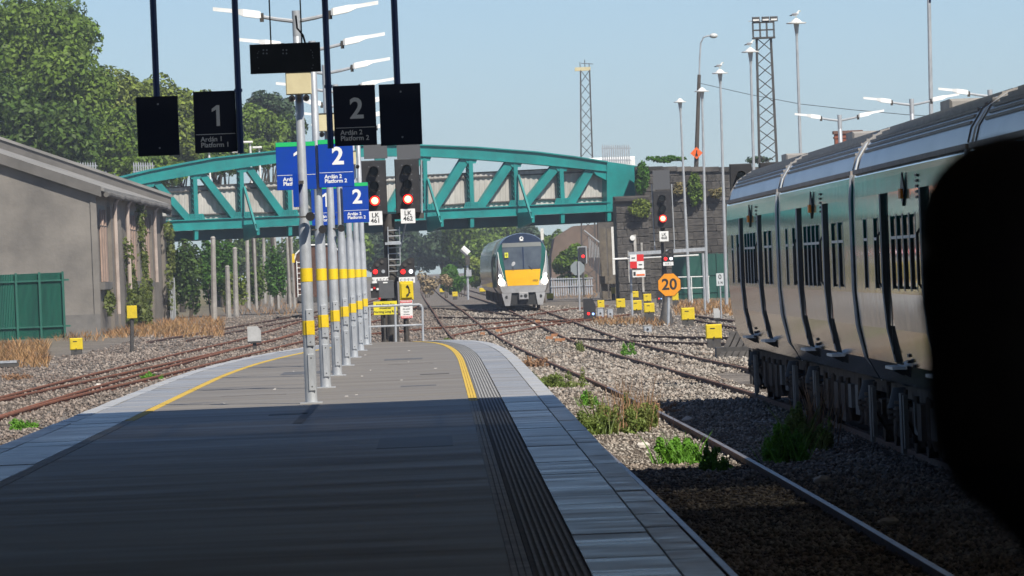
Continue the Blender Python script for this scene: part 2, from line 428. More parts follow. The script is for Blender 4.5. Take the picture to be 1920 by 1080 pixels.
track('railway_track', TB, 132, 480, 3, RUST, False)
track('railway_track', TL, 292, 590, 4, RAILDK, False)
def pxrail(root, pix, m, shiny=False):
    pts = [GP(x, y) for x, y in pix]; out = []
    for i in range(len(pts)-1):
        for k in range(6): out.append(pts[i].lerp(pts[i+1], k/6.0))
    out.append(pts[-1])
    for p in out: p.z = gz(p.y)-0.004
    rail_parts(root, out, m, shiny)
cx = thing('crossover_track', GP(930,612), None, None, kind='structure')
pxrail(cx, [(845,628),(900,617),(993,605),(1075,598),(1150,590)], RUST)
pxrail(cx, [(934,627),(1010,611),(1078,601),(1180,588)], RUST)
pxrail(cx, [(690,625),(772,617),(907,606),(1000,598)], RUST)
pxrail(cx, [(815,593),(905,595),(985,596),(1066,601)], RAILDK)
pxrail(cx, [(760,578),(830,577),(900,582),(985,592)], RAILDK)
pxrail(cx, [(990,590),(1060,579),(1140,572)], RUST)
sd_ = thing('siding_track', GP(1280,637), None, None, kind='structure')
pxrail(sd_, [(1070,632),(1160,637),(1280,641),(1420,644)], RAILDK)
pxrail(sd_, [(1180,627),(1250,630),(1340,631),(1420,632)], RAILDK)
pxrail(sd_, [(1290,596),(1340,606),(1400,617)], RAILDK)
pxrail(sd_, [(1285,588),(1340,596),(1400,603)], RAILDK)
# timber/plank pieces and joint covers lying on the crossing
for i, (x, y, w) in enumerate([(935,622,.5),(1040,631,.5),(1050,640,.7),(1030,636,.5),(1008,604,.4),(905,628,.35)]):
    p = GP(x, y, -0.08); q = MB().cbox((p.x,p.y,p.z+0.05),(w*0.5,0.5,0.10))
    solo('point_cover', q, mat('point_cover', (0.42,0.19,0.08),(0.30,0.14,0.07),scale=3,rough=0.8), (p.x,p.y,p.z),
         ['rust orange cover plate at the crossing nose by the platform end','small orange cover plate beside the middle rail','long orange strip lying left of the middle rail','short orange strip just behind the long one','pale orange clip where the crossover rails meet','small orange block on the rail by the platform tip'][i], 'cover plate', 'orange plates on the crossover')

# ------------------------------------------------------------------ platform
PZT = 0.90
RE = [(20,1.40),(125,1.41),(140,1.36),(150,1.25),(157,1.10),(163,0.80),(167,0.30),(168.3,-0.1)]      # right edge (y, x)
LE = [(20,-4.45),(115,-4.47),(135,-4.25),(150,-3.75),(160,-3.20),(168.3,-2.60)]
ASPH = mat('asphalt', (0.24,0.216,0.180), (0.138,0.122,0.103), scale=0.9, rough=0.50, rvar=0.08, bump=0.25, bscale=40, stretch=(0.22,0.9,1), detail=10, lo=0.25, hi=0.75)
SLAB = mat('paving_slab', (0.35,0.33,0.30), (0.23,0.215,0.195), scale=1.1, detail=9, rvar=0.08, rough=0.33, bump=0.05, bscale=20, objr=0.06, stretch=(0.5,1,1))
COPE = mat('coping_stone', (0.47,0.465,0.45), (0.36,0.35,0.335), scale=2.2, rough=0.38, rvar=0.1, bump=0.06, bscale=15, objr=0.06)
BRICKW = mat('platform_wall', (0.20,0.185,0.17), (0.11,0.10,0.095), scale=1.5, rough=0.9, bump=0.4)
def plat_ys():
    y = -40.0; out = []
    while y < 120: out.append(y); y += 10
    while y < 168.3: out.append(y); y += 2
    return out+[168.3]
pl = thing('platform', (0,60,0), None, None, kind='structure')
mb = MB(); Y = plat_ys()
for y in Y:
    a, b = interp(LE,y), interp(RE,y)
    mb.v += [(a+0.05,y,-0.2),(a+0.05,y,PZT-0.07),(b-0.05,y,PZT-0.07),(b-0.05,y,-0.2)]
for i in range(len(Y)-1):
    for k in range(3): mb.f.append((i*4+k,i*4+k+1,(i+1)*4+k+1,(i+1)*4+k))
n = len(Y)-1; mb.f.append((n*4,n*4+1,n*4+2,n*4+3))
part(pl, 'platform_core', mb, BRICKW)
mb = MB()
for y in Y:
    a, b = interp(LE,y)+0.90, interp(RE,y)-1.06
    if b < a: b = a+0.01
    mb.v += [(a,y,PZT-0.066),(a,y,PZT),(b,y,PZT),(b,y,PZT-0.066)]
for i in range(len(Y)-1):
    for k in range(3): mb.f.append((i*4+k,i*4+k+1,(i+1)*4+k+1,(i+1)*4+k))
mb.f.append((n*4,n*4+1,n*4+2,n*4+3))
part(pl, 'asphalt_surface', mb, ASPH)
def strip_quad(tab, sg, o0, o1, y0, y1, z0, z1, nseg=3):
    mb = MB()
    for i in range(nseg+1):
        y = y0+(y1-y0)*i/nseg; e = interp(tab,y); a, b = e-sg*o0, e-sg*o1
        mb.v += [(a,y,z0),(a,y,z1),(b,y,z1),(b,y,z0)]
    for i in range(nseg):
        for k in range(4): mb.f.append((i*4+k,i*4+(k+1)%4,(i+1)*4+(k+1)%4,(i+1)*4+k))
    mb.f += [(0,1,2,3),(nseg*4,nseg*4+1,nseg*4+2,nseg*4+3)]
    return mb
for tab, sg, ya in ((RE,1,34.0),(LE,-1,60.0)):
    y = ya
    while y < 166.9:
        L_ = 1.2; jit = random.uniform(-0.004,0.004)
        part(pl, 'coping_stone', strip_quad(tab, sg, 0.0, 0.20, y+0.012, min(y+L_-0.012,168.2), PZT-0.15, PZT+0.004+jit, 1 if y < 120 else 3), COPE)
        y += L_
    y = ya
    while y < 166.5:
        L_ = 1.8; jit = random.uniform(-0.005,0.003)
        part(pl, 'paving_slab', strip_quad(tab, sg, 0.212, 0.655 if sg > 0 else 0.80, y+0.010, min(y+L_-0.010,168.0), PZT-0.06, PZT+0.002+jit, 1 if y < 120 else 3), SLAB)
        y += L_
TACD = mat('tactile_base', (0.095,0.095,0.098), (0.14,0.14,0.14), scale=3, rough=0.85)
TACL = mat('tactile_rib', (0.36,0.36,0.355), (0.24,0.24,0.235), scale=3, rough=0.75)
YLINE = mat('yellow_line', (0.62,0.42,0.05), (0.50,0.34,0.07), scale=2.5, rough=0.7, bump=0.1)
WLINE = mat('worn_white_line', (0.42,0.42,0.40), (0.25,0.25,0.245), scale=4, rough=0.75)
part(pl, 'tactile_strip', strip_quad(RE, 1, 0.665, 0.955, 30, 163, PZT-0.05, PZT-0.004, 60), TACD)
for k in range(7):
    o_ = 0.68+0.038*k
    part(pl, 'tactile_rib', strip_quad(RE, 1, o_, o_+0.017, 30, 160, PZT-0.01, PZT+0.004, 60), TACL)
def ribline(tab, sg, o0, y0, y1, m, name):
    for k in range(3): part(pl, name, strip_quad(tab, sg, o0+0.036*k, o0+0.036*k+0.031, y0, y1, PZT-0.01, PZT+0.007, 40), m)
ribline(RE, 1, 0.962, 88.0, 166, YLINE, 'yellow_line')
ribline(RE, 1, 0.962, 30.0, 87.9, WLINE, 'white_line')
ribline(LE, -1, 0.82, 84.0, 166, YLINE, 'yellow_line')
ribline(LE, -1, 0.82, 50.0, 83.9, WLINE, 'white_line')
q = MB(); q.add([PZ(548,794,PZT+.004),PZ(566,794,PZT+.004),PZ(600,757,PZT+.004),PZ(586,757,PZT+.004)],[(0,1,2,3)])
part(pl, 'asphalt_patch', q, mat('asphalt_patch',(0.22,0.215,0.21),(0.17,0.165,0.16),scale=4,rough=0.85))

for k in range(16):
    y = random.uniform(92,150); x = random.uniform(-2.9,0.1); w = random.uniform(0.02,0.05)
    part(pl, 'litter', MB().cbox((x,y,PZT+0.006),(w,w*2,0.008)), mat('litter_pale',(0.55,0.53,0.50),rough=0.8))
for (x,y,w,l) in ((-0.55,101,0.5,0.9),(-2.6,118,0.9,3.5),(-0.6,66,0.7,4.0),(-1.0,132,0.7,2.2)):
    part(pl, 'asphalt_patch', MB().box((x,y,PZT-0.01),(x+w,y+l,PZT+0.003)), mat('asphalt_new',(0.095,0.093,0.09),(0.12,0.117,0.113),scale=3,rough=0.5,bump=0.2,bscale=40))
for (x,y) in ((-2.0,84),(-0.3,112)):
    dc = part(pl, 'drain_cover', MB().box((x,y,PZT-0.01),(x+0.45,y+0.6,PZT+0.004)), DARK)
for (x0,y0,dx) in ((-3.0,99,0.9),(-0.9,126,0.8)):
    pts_ = [(x0+dx*k/9,y0+random.uniform(-0.25,0.25),PZT-0.002) for k in range(10)]
    part(pl, 'crack', MB().tube(pts_,0.006,4), mat('crack_dark',(0.03,0.03,0.03),rough=0.9))
# ------------------------------------------------------------------ station canopy overhead (shades the platform, out of view)
ROOFM = mat('canopy_roof', (0.40,0.37,0.31), (0.33,0.30,0.26), scale=1, rough=0.8)
cn = thing('station_canopy', (-9.6,20,0), 'dark station canopy roof over the near end of the platform', 'canopy')
part(cn, 'roof', MB().box((-9.9,-40,8.2),(7.4,69.0,8.35)), ROOFM); part(cn, 'roof', MB().box((-9.9,76.0,8.2),(7.4,84.5,8.35)), ROOFM)
GLZ = bpy.data.materials.new('dirty_glazing'); GLZ.use_nodes = True; gn = GLZ.node_tree; gn.nodes.remove(gn.nodes['Principled BSDF'])
g_t = gn.nodes.new('ShaderNodeBsdfTransparent'); g_t.inputs[0].default_value = (0.30,0.295,0.28,1); g_d = gn.nodes.new('ShaderNodeBsdfDiffuse'); g_d.inputs[0].default_value = (0.3,0.29,0.26,1); g_m = gn.nodes.new('ShaderNodeMixShader'); g_m.inputs[0].default_value = 0.35
gn.links.new(g_t.outputs[0], g_m.inputs[1]); gn.links.new(g_d.outputs[0], g_m.inputs[2]); gn.links.new(g_m.outputs[0], gn.nodes['Material Output'].inputs[0])
for k in range(12): part(cn, 'skylight_pane', MB().box((-9.9+17.3*k/12+0.03,69.02,8.25),(-9.9+17.3*(k+1)/12-0.03,75.98,8.27)), GLZ)
for k in range(13): part(cn, 'glazing_bar', MB().box((-9.9+17.3*k/12-0.028,69.02,8.2),(-9.9+17.3*k/12+0.028,75.98,8.32)), DARK)
for y in [-38,-26,-14,-2,10,22,34,46,58,68.8,76.1,84.2]: part(cn, 'cross_beam', MB().box((-9.6,y,7.9),(7.35,y+0.18,8.199)), ROOFM)
q = MB().box((-9.9,-40,-0.11),(-9.6,58,8.199)); part(cn, 'side_wall', q, mat('unseen_wall',(0.14,0.13,0.12),(0.10,0.095,0.09),scale=1,rough=0.9))  # unseen wall, added to keep light out from under the canopy
q = MB().box((-9.6,-40,-0.11),(7.35,-39.7,7.89)); part(cn, 'unseen_end_wall', q, MATS['unseen_wall'])  # unseen back wall, likewise added to darken the canopy interior
for y in (-30,-10,10,30,50):
    q = MB().tube([(4.75,y,-0.11),(4.75,y,7.89)],0.11,10); part(cn, 'column', q, DARK)
# ------------------------------------------------------------------ platform lamp posts
def lamp_arm(root, sg, top):
    x0, y0, z0 = top
    part(root, 'lamp_arm', MB().tube([(x0+sg*0.04,y0,z0-0.03),(x0+sg*0.24,y0,z0+0.0),(x0+sg*0.46,y0,z0+0.045)],[0.028,0.026,0.024],8), GALV, True)
    h = MB(); pr = []
    for (d, w, a, b) in ((0.44,0.055,-0.055,0.045),(0.47,0.085,-0.065,0.055),(0.66,0.085,-0.03,0.075),(0.76,0.03,0.035,0.072),(1.04,0.012,0.075,0.092)):
        zc = z0+0.03+0.03*(d/0.5)
        pr.append([(x0+sg*d,y0-w,zc+a*0.6),(x0+sg*d,y0+w,zc+a*0.6),(x0+sg*d,y0+w*0.75,zc+b),(x0+sg*d,y0-w*0.75,zc+b)])
    for r in pr: h.v += r
    for i in range(len(pr)-1):
        for k in range(4): h.f.append((i*4+k,i*4+(k+1)%4,(i+1)*4+(k+1)%4,(i+1)*4+k))
    h.f += [(0,1,2,3),(16,17,18,19)]
    part(root, 'luminaire', h, WHITE)
    part(root, 'lamp_clamp', MB().cbox((x0+sg*0.43,y0,z0+0.03),(0.05,0.07,0.11)), DARK)
PX = -1.62; PY0 = 91.0; PDY = 12.0
def make_post(base, label):
    x, y, z = base; H = 4.92
    r = thing('platform_lamp_post', base, label, 'lamp post', 'lamp posts along the platform')
    col = part(r, 'column', MB().tube([(x,y,z),(x,y,z+2.2),(x,y,z+2.32),(x,y,z+H-0.28),(x,y,z+H-0.27),(x,y,z+H)],[0.078,0.075,0.060,0.050,0.043,0.043],14), GALV, True)
    part(r, 'top_socket', MB().tube([(x,y,z+H-0.30),(x,y,z+H+0.02)],0.052,12), GALV, True)
    part(r, 'base_plate', MB().cbox((x,y,z+0.008),(0.28,0.28,0.016)), GALV)
    for (a, b) in ((1.53,1.70),(0.86,1.04)):
        rr = 0.0775 if a < 1.2 else 0.0772
        part(r, 'yellow_band', MB().tube([(x,y,z+a),(x,y,z+b)],rr+0.002,14,False), YEL, True)
    for (a, b) in ((0.72,1.18),(0.16,0.62)):
        dplate = part(r, 'access_door', MB().bbox((x+0.018,y-0.078,z+(a+b)/2),(0.085,0.03,b-a),0.006), GALV)
        for zz in (a+0.05,b-0.05): part(dplate, 'door_lock', MB().disc((x+0.018,y-0.0945,z+zz),0.009,0.003,8), INK)
    part(dplate.parent, 'yellow_band', MB().bbox((x+0.018,y-0.0800,z+0.95),(0.0875,0.032,0.18),0.004), YEL)
    for sg in (-1,1): lamp_arm(r, sg, (x,y,z+H-0.08))
    return r
ordn = ['nearest','second','third','fourth','fifth','sixth','farthest']
p0 = make_post((PX,PY0,PZT), 'nearest galvanised lamp post with yellow bands, cream camera box near its top')
posts = [p0]
extra = ['','holding the upper pair of blue platform signs','with a cream box near its top','holding the lower pair of blue platform signs','plain','with a small cream box below its lamp','at the platform end']
for i in range(1,7):
    posts.append(dup(p0, (PX, PY0+PDY*i, PZT), '%s galvanised lamp post of the row, %s' % (ordn[i], extra[i])))

def cctv(y, i, w=0.32):
    x = PX; z = 4.92
    r = thing('camera_box', (x,y,z), ['large cream box with black cameras under it on the nearest lamp post','cream box on the third lamp post, half hidden by hanging sign','small cream box beside the left signal head'][i], 'camera box', 'cream boxes on the lamp posts')
    q = MB().bbox((x+0.0,y-0.14,z),(w,0.14,0.28),0.012); part(r, 'housing', q, CREAM)
    part(r, 'lid', MB().cbox((x,y-0.14,z+0.146),(w+0.015,0.16,0.012)), DARK)
    for sg in (-1,1):
        c = part(r, 'camera', MB().tube([(x+sg*0.09,y-0.22,z-0.19),(x+sg*0.09,y-0.07,z-0.18)],0.042,10), BLACK, True)
        part(c, 'lens', MB().disc((x+sg*0.09,y-0.223,z-0.19),0.022,0.003,10), LENS)
    part(r, 'bracket', MB().cbox((x,y-0.062,z),(0.11,0.03,0.22)), GALV)
cctv(PY0, 0); cctv(PY0+24, 1); cctv(PY0+60, 2, 0.13)

def platform_sign(name, c, num, label, w=0.50, h=0.68, top=True, rotz=0.0, m=BLUE):
    x, y, z = c; root = thing(name, (x,y,z-h/2), label, 'platform sign', 'blue platform number signs')
    part(root, 'panel', MB().bbox((x,y,z),(w,0.03,h),0.004), m)
    if top: part(root, 'green_strip', MB().cbox((x,y-0.0165,z+h/2-0.032),(w-0.006,0.005,0.06)), GREENS)
    part(root, 'divider_line', MB().cbox((x,y-0.0165,z-h*0.19),(w-0.02,0.004,0.006)), WHITE)
    lettering(root, str(num), (x+0.03,y-0.0185,z+h*0.135), 0.34, WHITE, 0.010)
    lettering(root, 'Ard\u00e1n %d\nPlatform %d' % (num,num), (x-w*0.34,y-0.0185,z-h*0.325), 0.075, WHITE, 0.002, 'LEFT')
    return root
def at(px, py, D): return P(px, py, D)
yA = PY0+PDY-0.12
c = P(555,311,yA); platform_sign('platform_sign', (c.x,yA,c.z), 1, 'upper blue platform 1 sign with green top, partly behind two lamp posts', 0.56, 0.68)
c = P(630,306,yA); platform_sign('platform_sign', (c.x,yA,c.z), 2, 'upper blue platform 2 sign with green top right of the posts', 0.50, 0.68)
yB = PY0+3*PDY-0.12
c = P(667,380,yB); platform_sign('platform_sign', (c.x,yB,c.z), 2, 'lower smaller blue platform 2 sign beside the left red signal', 0.45, 0.70)
c = P(608,385,yB); platform_sign('platform_sign', (c.x,yB,c.z), 1, 'lower blue platform 1 sign mostly hidden behind the lamp posts', 0.45, 0.70)
def edge_sign(px, py, D, label):
    c = P(px,py,D); r = thing('platform_sign', (c.x,c.y,c.z-0.2), label, 'platform sign', 'blue signs seen edge on')
    part(r, 'panel', MB().cbox((c.x,c.y,c.z),(0.07,0.35,0.42)), BLUE); part(r, 'bracket', MB().cbox((c.x+0.06,c.y,c.z+0.1),(0.08,0.05,0.04)), DARK)
edge_sign(555,357,PY0-0.1,'narrow blue sign seen edge on left of the nearest lamp post'); edge_sign(626,383,PY0+36,'narrow blue sign seen edge on between the third and fourth lamp posts')
for i,(px,py,D) in enumerate([(582,406,PY0-0.1),(605,430,PY0+12),(640,428,PY0+24)]):
    c = P(px,py,D-0.12); r = thing('speaker', (c.x,c.y,c.z-0.1), ['dark horn speaker clamped to the nearest lamp post','dark horn speaker clamped to the second lamp post','dark horn speaker clamped to the third lamp post'][i], 'speaker','small speakers clamped to the posts')
    part(r,'horn',MB().tube([(c.x,c.y-0.06,c.z),(c.x+0.02,c.y+0.06,c.z)],[0.06,0.03],10),BLACK,True); part(r,'clamp',MB().cbox((c.x-0.06,c.y+0.08,c.z),(0.2,0.03,0.02)),DARK)

# ------------------------------------------------------------------ hanging signs and display under the canopy
def hang_sign(rect, pole, D, label, num=None, attach='c', ptop=0):
    x0,y0,x1,y1 = rect; c = P((x0+x1)/2,(y0+y1)/2,D); s = S(D); w = (x1-x0)/s; h = (y1-y0)/s
    r = thing('hanging_sign', (c.x,D,c.z-h/2), label, 'hanging sign', 'dark signs hanging from the canopy')
    part(r, 'panel', MB().bbox((c.x,D,c.z),(w,0.035,h),0.004), mat('hanging_sign_shaded',(0.006,0.009,0.026),rough=0.5))  # sign blue darkened: the backlit shade is put into the colour
    pp = P(pole[0],pole[1],D-0.03 if attach != 'c' else D+0.035)
    part(r, 'hanger', MB().tube([(pp.x,pp.y,c.z-h/2-0.02 if attach!='c' else c.z-h*0.4),(pp.x,pp.y,8.19)],0.034,10), POLEB, True)
    if num:
        part(r,'collar',MB().tube([(pp.x,pp.y,c.z+h*0.47),(pp.x,pp.y,c.z+h*0.52)],0.045,10),POLEB,True)
        part(r, 'divider_line', MB().cbox((c.x,D-0.0195,c.z-h*0.2),(w-0.03,0.004,0.006)), WHITE)
        lettering(r, str(num), (c.x+0.02,D-0.0215,c.z+h*0.10), 0.30, WHITE, 0.006)
        lettering(r, 'Ard\u00e1n %d\nPlatform %d' % (num,num), (c.x-w*0.36,D-0.0215,c.z-h*0.33), 0.07, WHITE, 0.001, 'LEFT')
    else:
        for zz in (0.37,-0.37): part(r,'bolt',MB().disc((c.x+0.01,D-0.0205,c.z+h*zz),0.010,0.003,8),GALV)
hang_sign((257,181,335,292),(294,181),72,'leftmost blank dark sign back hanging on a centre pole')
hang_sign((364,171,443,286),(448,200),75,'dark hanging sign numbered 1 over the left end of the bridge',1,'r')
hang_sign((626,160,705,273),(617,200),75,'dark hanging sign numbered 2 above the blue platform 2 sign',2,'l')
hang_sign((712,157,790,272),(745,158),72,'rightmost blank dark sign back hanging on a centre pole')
D = 79.0; c = P(535,109,D); s = S(D)
r = thing('departure_display', (c.x,D,c.z-0.16), 'wide black departure display hung on two thin rods', 'display')
part(r,'case',MB().bbox((c.x,D,c.z),(132/s,0.12,55/s),0.006),BLACK)
for px in (508,566):
    a = P(px,82,D); part(r,'rod',MB().tube([(a.x,D,a.z-0.02),(a.x,D,8.19)],0.009,6),BLACK)
a = P(572,80,D); part(r,'cable',MB().tube([(a.x,D,a.z),(a.x-0.02,D,a.z+0.08),(a.x-0.08,D,a.z+0.16),(a.x-0.09,D,a.z+0.3)],0.012,6),BLACK)
for px in (497,534):
    for k in range(4):
        t = math.pi/4+k*math.pi/2; a = P(px+4.5*math.cos(t),97+4.5*math.sin(t),D-0.062); part(r,'dot',MB().disc((a.x,D-0.0625,a.z),0.009,0.003,8),GALV)
for px,py in ((485,97),(483,100),(483,108),(485,128),(583,94),(586,98),(586,104),(587,108),(587,122),(585,128)):
    a = P(px,py,D-0.062); part(r,'dot',MB().disc((a.x,D-0.0625,a.z),0.005,0.003,6),GALV)
c = P(1743,-4,84); s_ = thing('canopy_bracket',(c.x,84,c.z),'dark blue bracket tip hanging at the top edge above the train','bracket')
part(s_,'stem',MB().tube([(c.x,84,c.z-0.06),(c.x+0.02,84,c.z+0.2),(c.x+0.02,84,8.19)],[0.012,0.026,0.03],8),POLEB,True)

# ------------------------------------------------------------------ colour light signals
def signal_head(root, c, w, h, red_idx=2, back=True):
    x,y,z = c
    hd = part(root,'signal_head',MB().bbox((x,y,z),(w,0.22,h),0.02),BLACK)
    for k in range(3):
        zz = z+h*0.30-k*h*0.27
        part(hd,'hood',MB().tube([(x,y-0.115,zz),(x,y-0.26,zz+0.01)],[w*0.20,w*0.19],14,False),BLACK,True)
        if k == red_idx:
            part(hd,'red_light',MB().disc((x,y-0.20,zz),w*0.20,0.01,18),REDLIT)
            part(hd,'light_core',MB().ell((x,y-0.21,zz),(w*0.145,0.03,w*0.145)),REDCORE)
        else: part(hd,'lens',MB().disc((x,y-0.125,zz),w*0.17,0.008,16),LENS)
        for t in range(4):
            an = math.pi/4+t*math.pi/2
            part(hd,'bolt',MB().disc((x+math.cos(an)*w*0.27,y-0.114,zz+math.sin(an)*w*0.27),0.008,0.006,6),GALV)
    return hd
def shunt_head(root, c, w, white=True):
    x,y,z = c; h = w*1.25
    poly = [(x-w/2,y,z-h/2),(x+w/2,y,z-h/2),(x+w/2,y,z+h/2),(x+w*0.12,y,z+h/2),(x-w*0.3,y,z+h*0.3),(x-w/2,y,z+h*0.02)]
    hd = part(root,'shunt_head',MB().prism(poly,(0,0.18,0)),BLACK)
    part(hd,'red_light',MB().disc((x-w*0.26,y-0.02,z-h*0.20),w*0.15,0.02,14),REDLIT)
    part(hd,'white_light',MB().disc((x+w*0.25,y-0.02,z-h*0.20),w*0.12,0.02,14),WHITELIT if white else GALV)
    for (a,b) in ((-0.12,0.14),(0.2,0.30)): part(hd,'lens',MB().disc((x+w*a,y-0.02,z+h*b),w*0.12,0.02,12),DARK)
DS = 176.0; s = S(DS)
def plate(root, px, py, D, w, h, txt, size, m=WHITE, ink=INK, name='number_plate', bold=0.0):
    c = P(px,py,D); q = part(root,name,MB().cbox((c.x,D,c.z),(w,0.012,h)),m)
    if txt: lettering(q,txt,(c.x,D-0.009,c.z),size,ink,bold)
    return q
ba = P(738,640,DS); gzz = gz(DS)-0.11
mast = thing('signal_mast',(ba.x,DS,gzz),'tall black twin signal mast with LK 461 and LK 462 heads at red','signal')
tp = P(735,405,DS)
part(mast,'mast',MB().tube([(ba.x,DS,gzz),(ba.x,DS,tp.z+0.05)],0.15,14),DARK,True)
cl = P(715,407,DS); cr = P(795,404,DS)
part(mast,'bracket_arm',MB().bar((cl.x-0.2,DS,cl.z),(cr.x,DS,cr.z),0.25,0.14),DARK)
for i,(px,py,dx) in enumerate(((702,352,0),(764,349,0))):
    c = P(px,py,DS-0.25); signal_head(mast,(c.x,DS-0.25,c.z),46/s,102/s)
    u = P(px+2,284,DS-0.2); part(mast,'back_board',MB().cbox((u.x,DS-0.2,u.z),(44/s,0.05,27/s)),mat('board_grey',(0.085,0.088,0.095),rough=0.6))
plate(mast,704,409,DS-0.40,26/s,26/s,'LK\n461',0.155,bold=0.003); plate(mast,765,405,DS-0.40,27/s,27/s,'LK\n462',0.155,bold=0.003)
for (px) in (790,722):
    a, b = P(px,300,DS), P(px+1,402,DS); part(mast,'cage_rail',MB().tube([a,b],0.022,6),GALV)
for k in range(8):
    a, b = P(728,432+k*11,DS-0.2), P(750,431+k*11,DS-0.2); part(mast,'ladder_rung',MB().tube([(a.x,DS-0.2,a.z),(b.x,DS-0.2,b.z)],0.013,6),GALV)
for px in (728,750):
    a, b = P(px-1,425,DS-0.2), P(px+1,520,DS-0.2); part(mast,'ladder_rail',MB().tube([(a.x,DS-0.2,a.z),(b.x,DS-0.2,b.z)],0.014,6),GALV)
a, b = P(761,418,DS+0.2), P(747,480,DS+0.2); part(mast,'stay',MB().tube([a,b],0.025,6),GALV)
a, b = P(717,418,DS+0.2), P(724,440,DS+0.2); part(mast,'stay',MB().tube([a,b],0.025,6),GALV)
a, b = P(722,457,DS), P(752,456,DS); part(mast,'ladder_platform',MB().bar((a.x,DS-0.2,a.z),(b.x,DS-0.2,b.z),0.35,0.06),GALV)
for i,(px,py) in enumerate(((711,502),(763,502))):
    c = P(px,py,DS-0.45); shunt_head(mast,(c.x,DS-0.45,c.z),29/s,white=(i==1))
plate(mast,713,525,DS-0.47,30/s,11/s,'\u2190 A B C D',0.09,name='route_plate'); plate(mast,763,525,DS-0.47,30/s,11/s,'C D E \u2192',0.09,name='route_plate')
a = P(740,524,DS-0.2); part(mast,'cross_plate',MB().cbox((a.x,DS-0.2,a.z),(0.62,0.06,0.10)),DARK)
# equipment posts at the platform end
def on_post(name, label, cat, px, pybase, D, w=0.16):
    b = P(px,pybase,D); r = thing(name,(b.x,D,gz(D)-0.11),label,cat); return r, b
r, b = on_post('equipment_cabinet','dark grey equipment cabinet on a short post left of the signal mast','cabinet',722,640,DS-1)
c = P(723,543,DS-1.2); part(r,'cabinet',MB().bbox((c.x,DS-1.2,c.z),(31/s,0.25,34/s),0.01),mat('cabinet_grey',(0.075,0.08,0.085),(0.10,0.10,0.105),scale=4,rough=0.5))
part(r,'label_plate',MB().cbox((c.x,DS-1.332,c.z+0.17),(0.11,0.006,0.03)),WHITE)
part(r,'post',MB().tube([(b.x,DS-1,gz(DS)-0.11),(b.x,DS-1,c.z)],0.085,12),mat('brown_post',(0.075,0.062,0.052),(0.05,0.042,0.036),scale=4,rough=0.7),True)
d = P(703,545,DS-1.3); q = part(r,'switch_panel',MB().cbox((d.x,DS-1.3,d.z),(0.2,0.1,0.35)),BLACK)
for px,py,m in ((697,543,WHITE),(708,542,WHITE),(702,540,RED),(712,560,RED)):
    a = P(px,py,DS-1.37); part(q,'button',MB().cbox((a.x,DS-1.37,a.z),(0.05,0.04,0.05)),m)
r, b = on_post('warning_sign','yellow bilingual warning sign left of the signal mast','sign',722,640,DS-1.6)
c = P(722.5,577.5,DS-1.5); part(r,'panel',MB().bbox((c.x,DS-1.5,c.z),(44/s,0.02,25/s),0.003),mat('sign_yellow',(0.72,0.62,0.03),(0.62,0.53,0.03),scale=5,rough=0.5))
for t,dz,sz in (('Aire Fanga-line',0.085,0.075),('d-ionaitrear',0.0,0.06),('Warning Long Rang',-0.09,0.075)): lettering(r,t,(c.x,DS-1.513,c.z+dz),sz,INK,0.0018)
part(r,'post',MB().tube([(b.x,DS-1.42,gz(DS)-0.11),(b.x,DS-1.42,c.z+0.1)],0.03,8),DARK,True)
r, b = on_post('telephone_box','yellow lineside telephone box with black handset symbol','telephone box',763,640,DS-1)
c = P(762,545,DS-1.2); part(r,'box',MB().bbox((c.x,DS-1.2,c.z),(26/s,0.25,35/s),0.02),YELB); dr = part(r,'door',MB().bbox((c.x+0.005,DS-1.34,c.z),(20/s,0.03,27/s),0.008),YELB)
hs = [(math.cos(t)*0.10-0.05,math.sin(t)*0.13) for t in np.linspace(-1.15,1.15,9)]
part(dr,'handset_symbol',MB().tube([(c.x+a+0.02,DS-1.357,c.z+bz) for a,bz in hs],[0.03,0.026,0.018,0.018,0.018,0.018,0.018,0.026,0.03],6),INK)
part(dr,'keyhole',MB().disc((c.x+0.09,DS-1.36,c.z-0.05),0.012,0.005,8),INK)
part(r,'post',MB().tube([(b.x,DS-1,gz(DS)-0.11),(b.x,DS-1,c.z)],0.07,10),MATS['brown_post'],True)
r, b = on_post('warning_sign','small white notice with red header and footer under the telephone box','sign',763,640,DS-1.3)
c = P(762,580,DS-1.3); part(r,'panel',MB().bbox((c.x,DS-1.3,c.z),(23/s,0.02,34/s),0.003),WHITE)
for dz in (0.185,-0.185): q = part(r,'red_band',MB().cbox((c.x,DS-1.3125,c.z+dz),(23/s-0.02,0.004,0.055)),RED); lettering(q,'WARNING',(c.x,DS-1.3155,c.z+dz),0.05,WHITE,0.001)
for dz,t in ((0.12,'Do not pass'),(0.075,'beyond'),(0.01,'this point'),(-0.06,'Danger'),(-0.12,'of trains')): lettering(r,t,(c.x,DS-1.313,c.z+dz),0.045,INK,0.0008)
part(r,'post',MB().tube([(b.x,DS-1.24,gz(DS)-0.11),(b.x,DS-1.24,c.z+0.15)],0.03,8),DARK,True)
# yellow marker post + small grey box
r, b = on_post('marker_post','thin yellow marker post behind the platform end railing','post',730,640,DS+4)
c = P(731,625,DS+4); part(r,'marker',MB().cbox((c.x,DS+4,c.z),(0.12,0.06,0.33)),YELB); part(r,'cap',MB().cbox((c.x,DS+4,c.z+0.20),(0.09,0.05,0.06)),YEL)
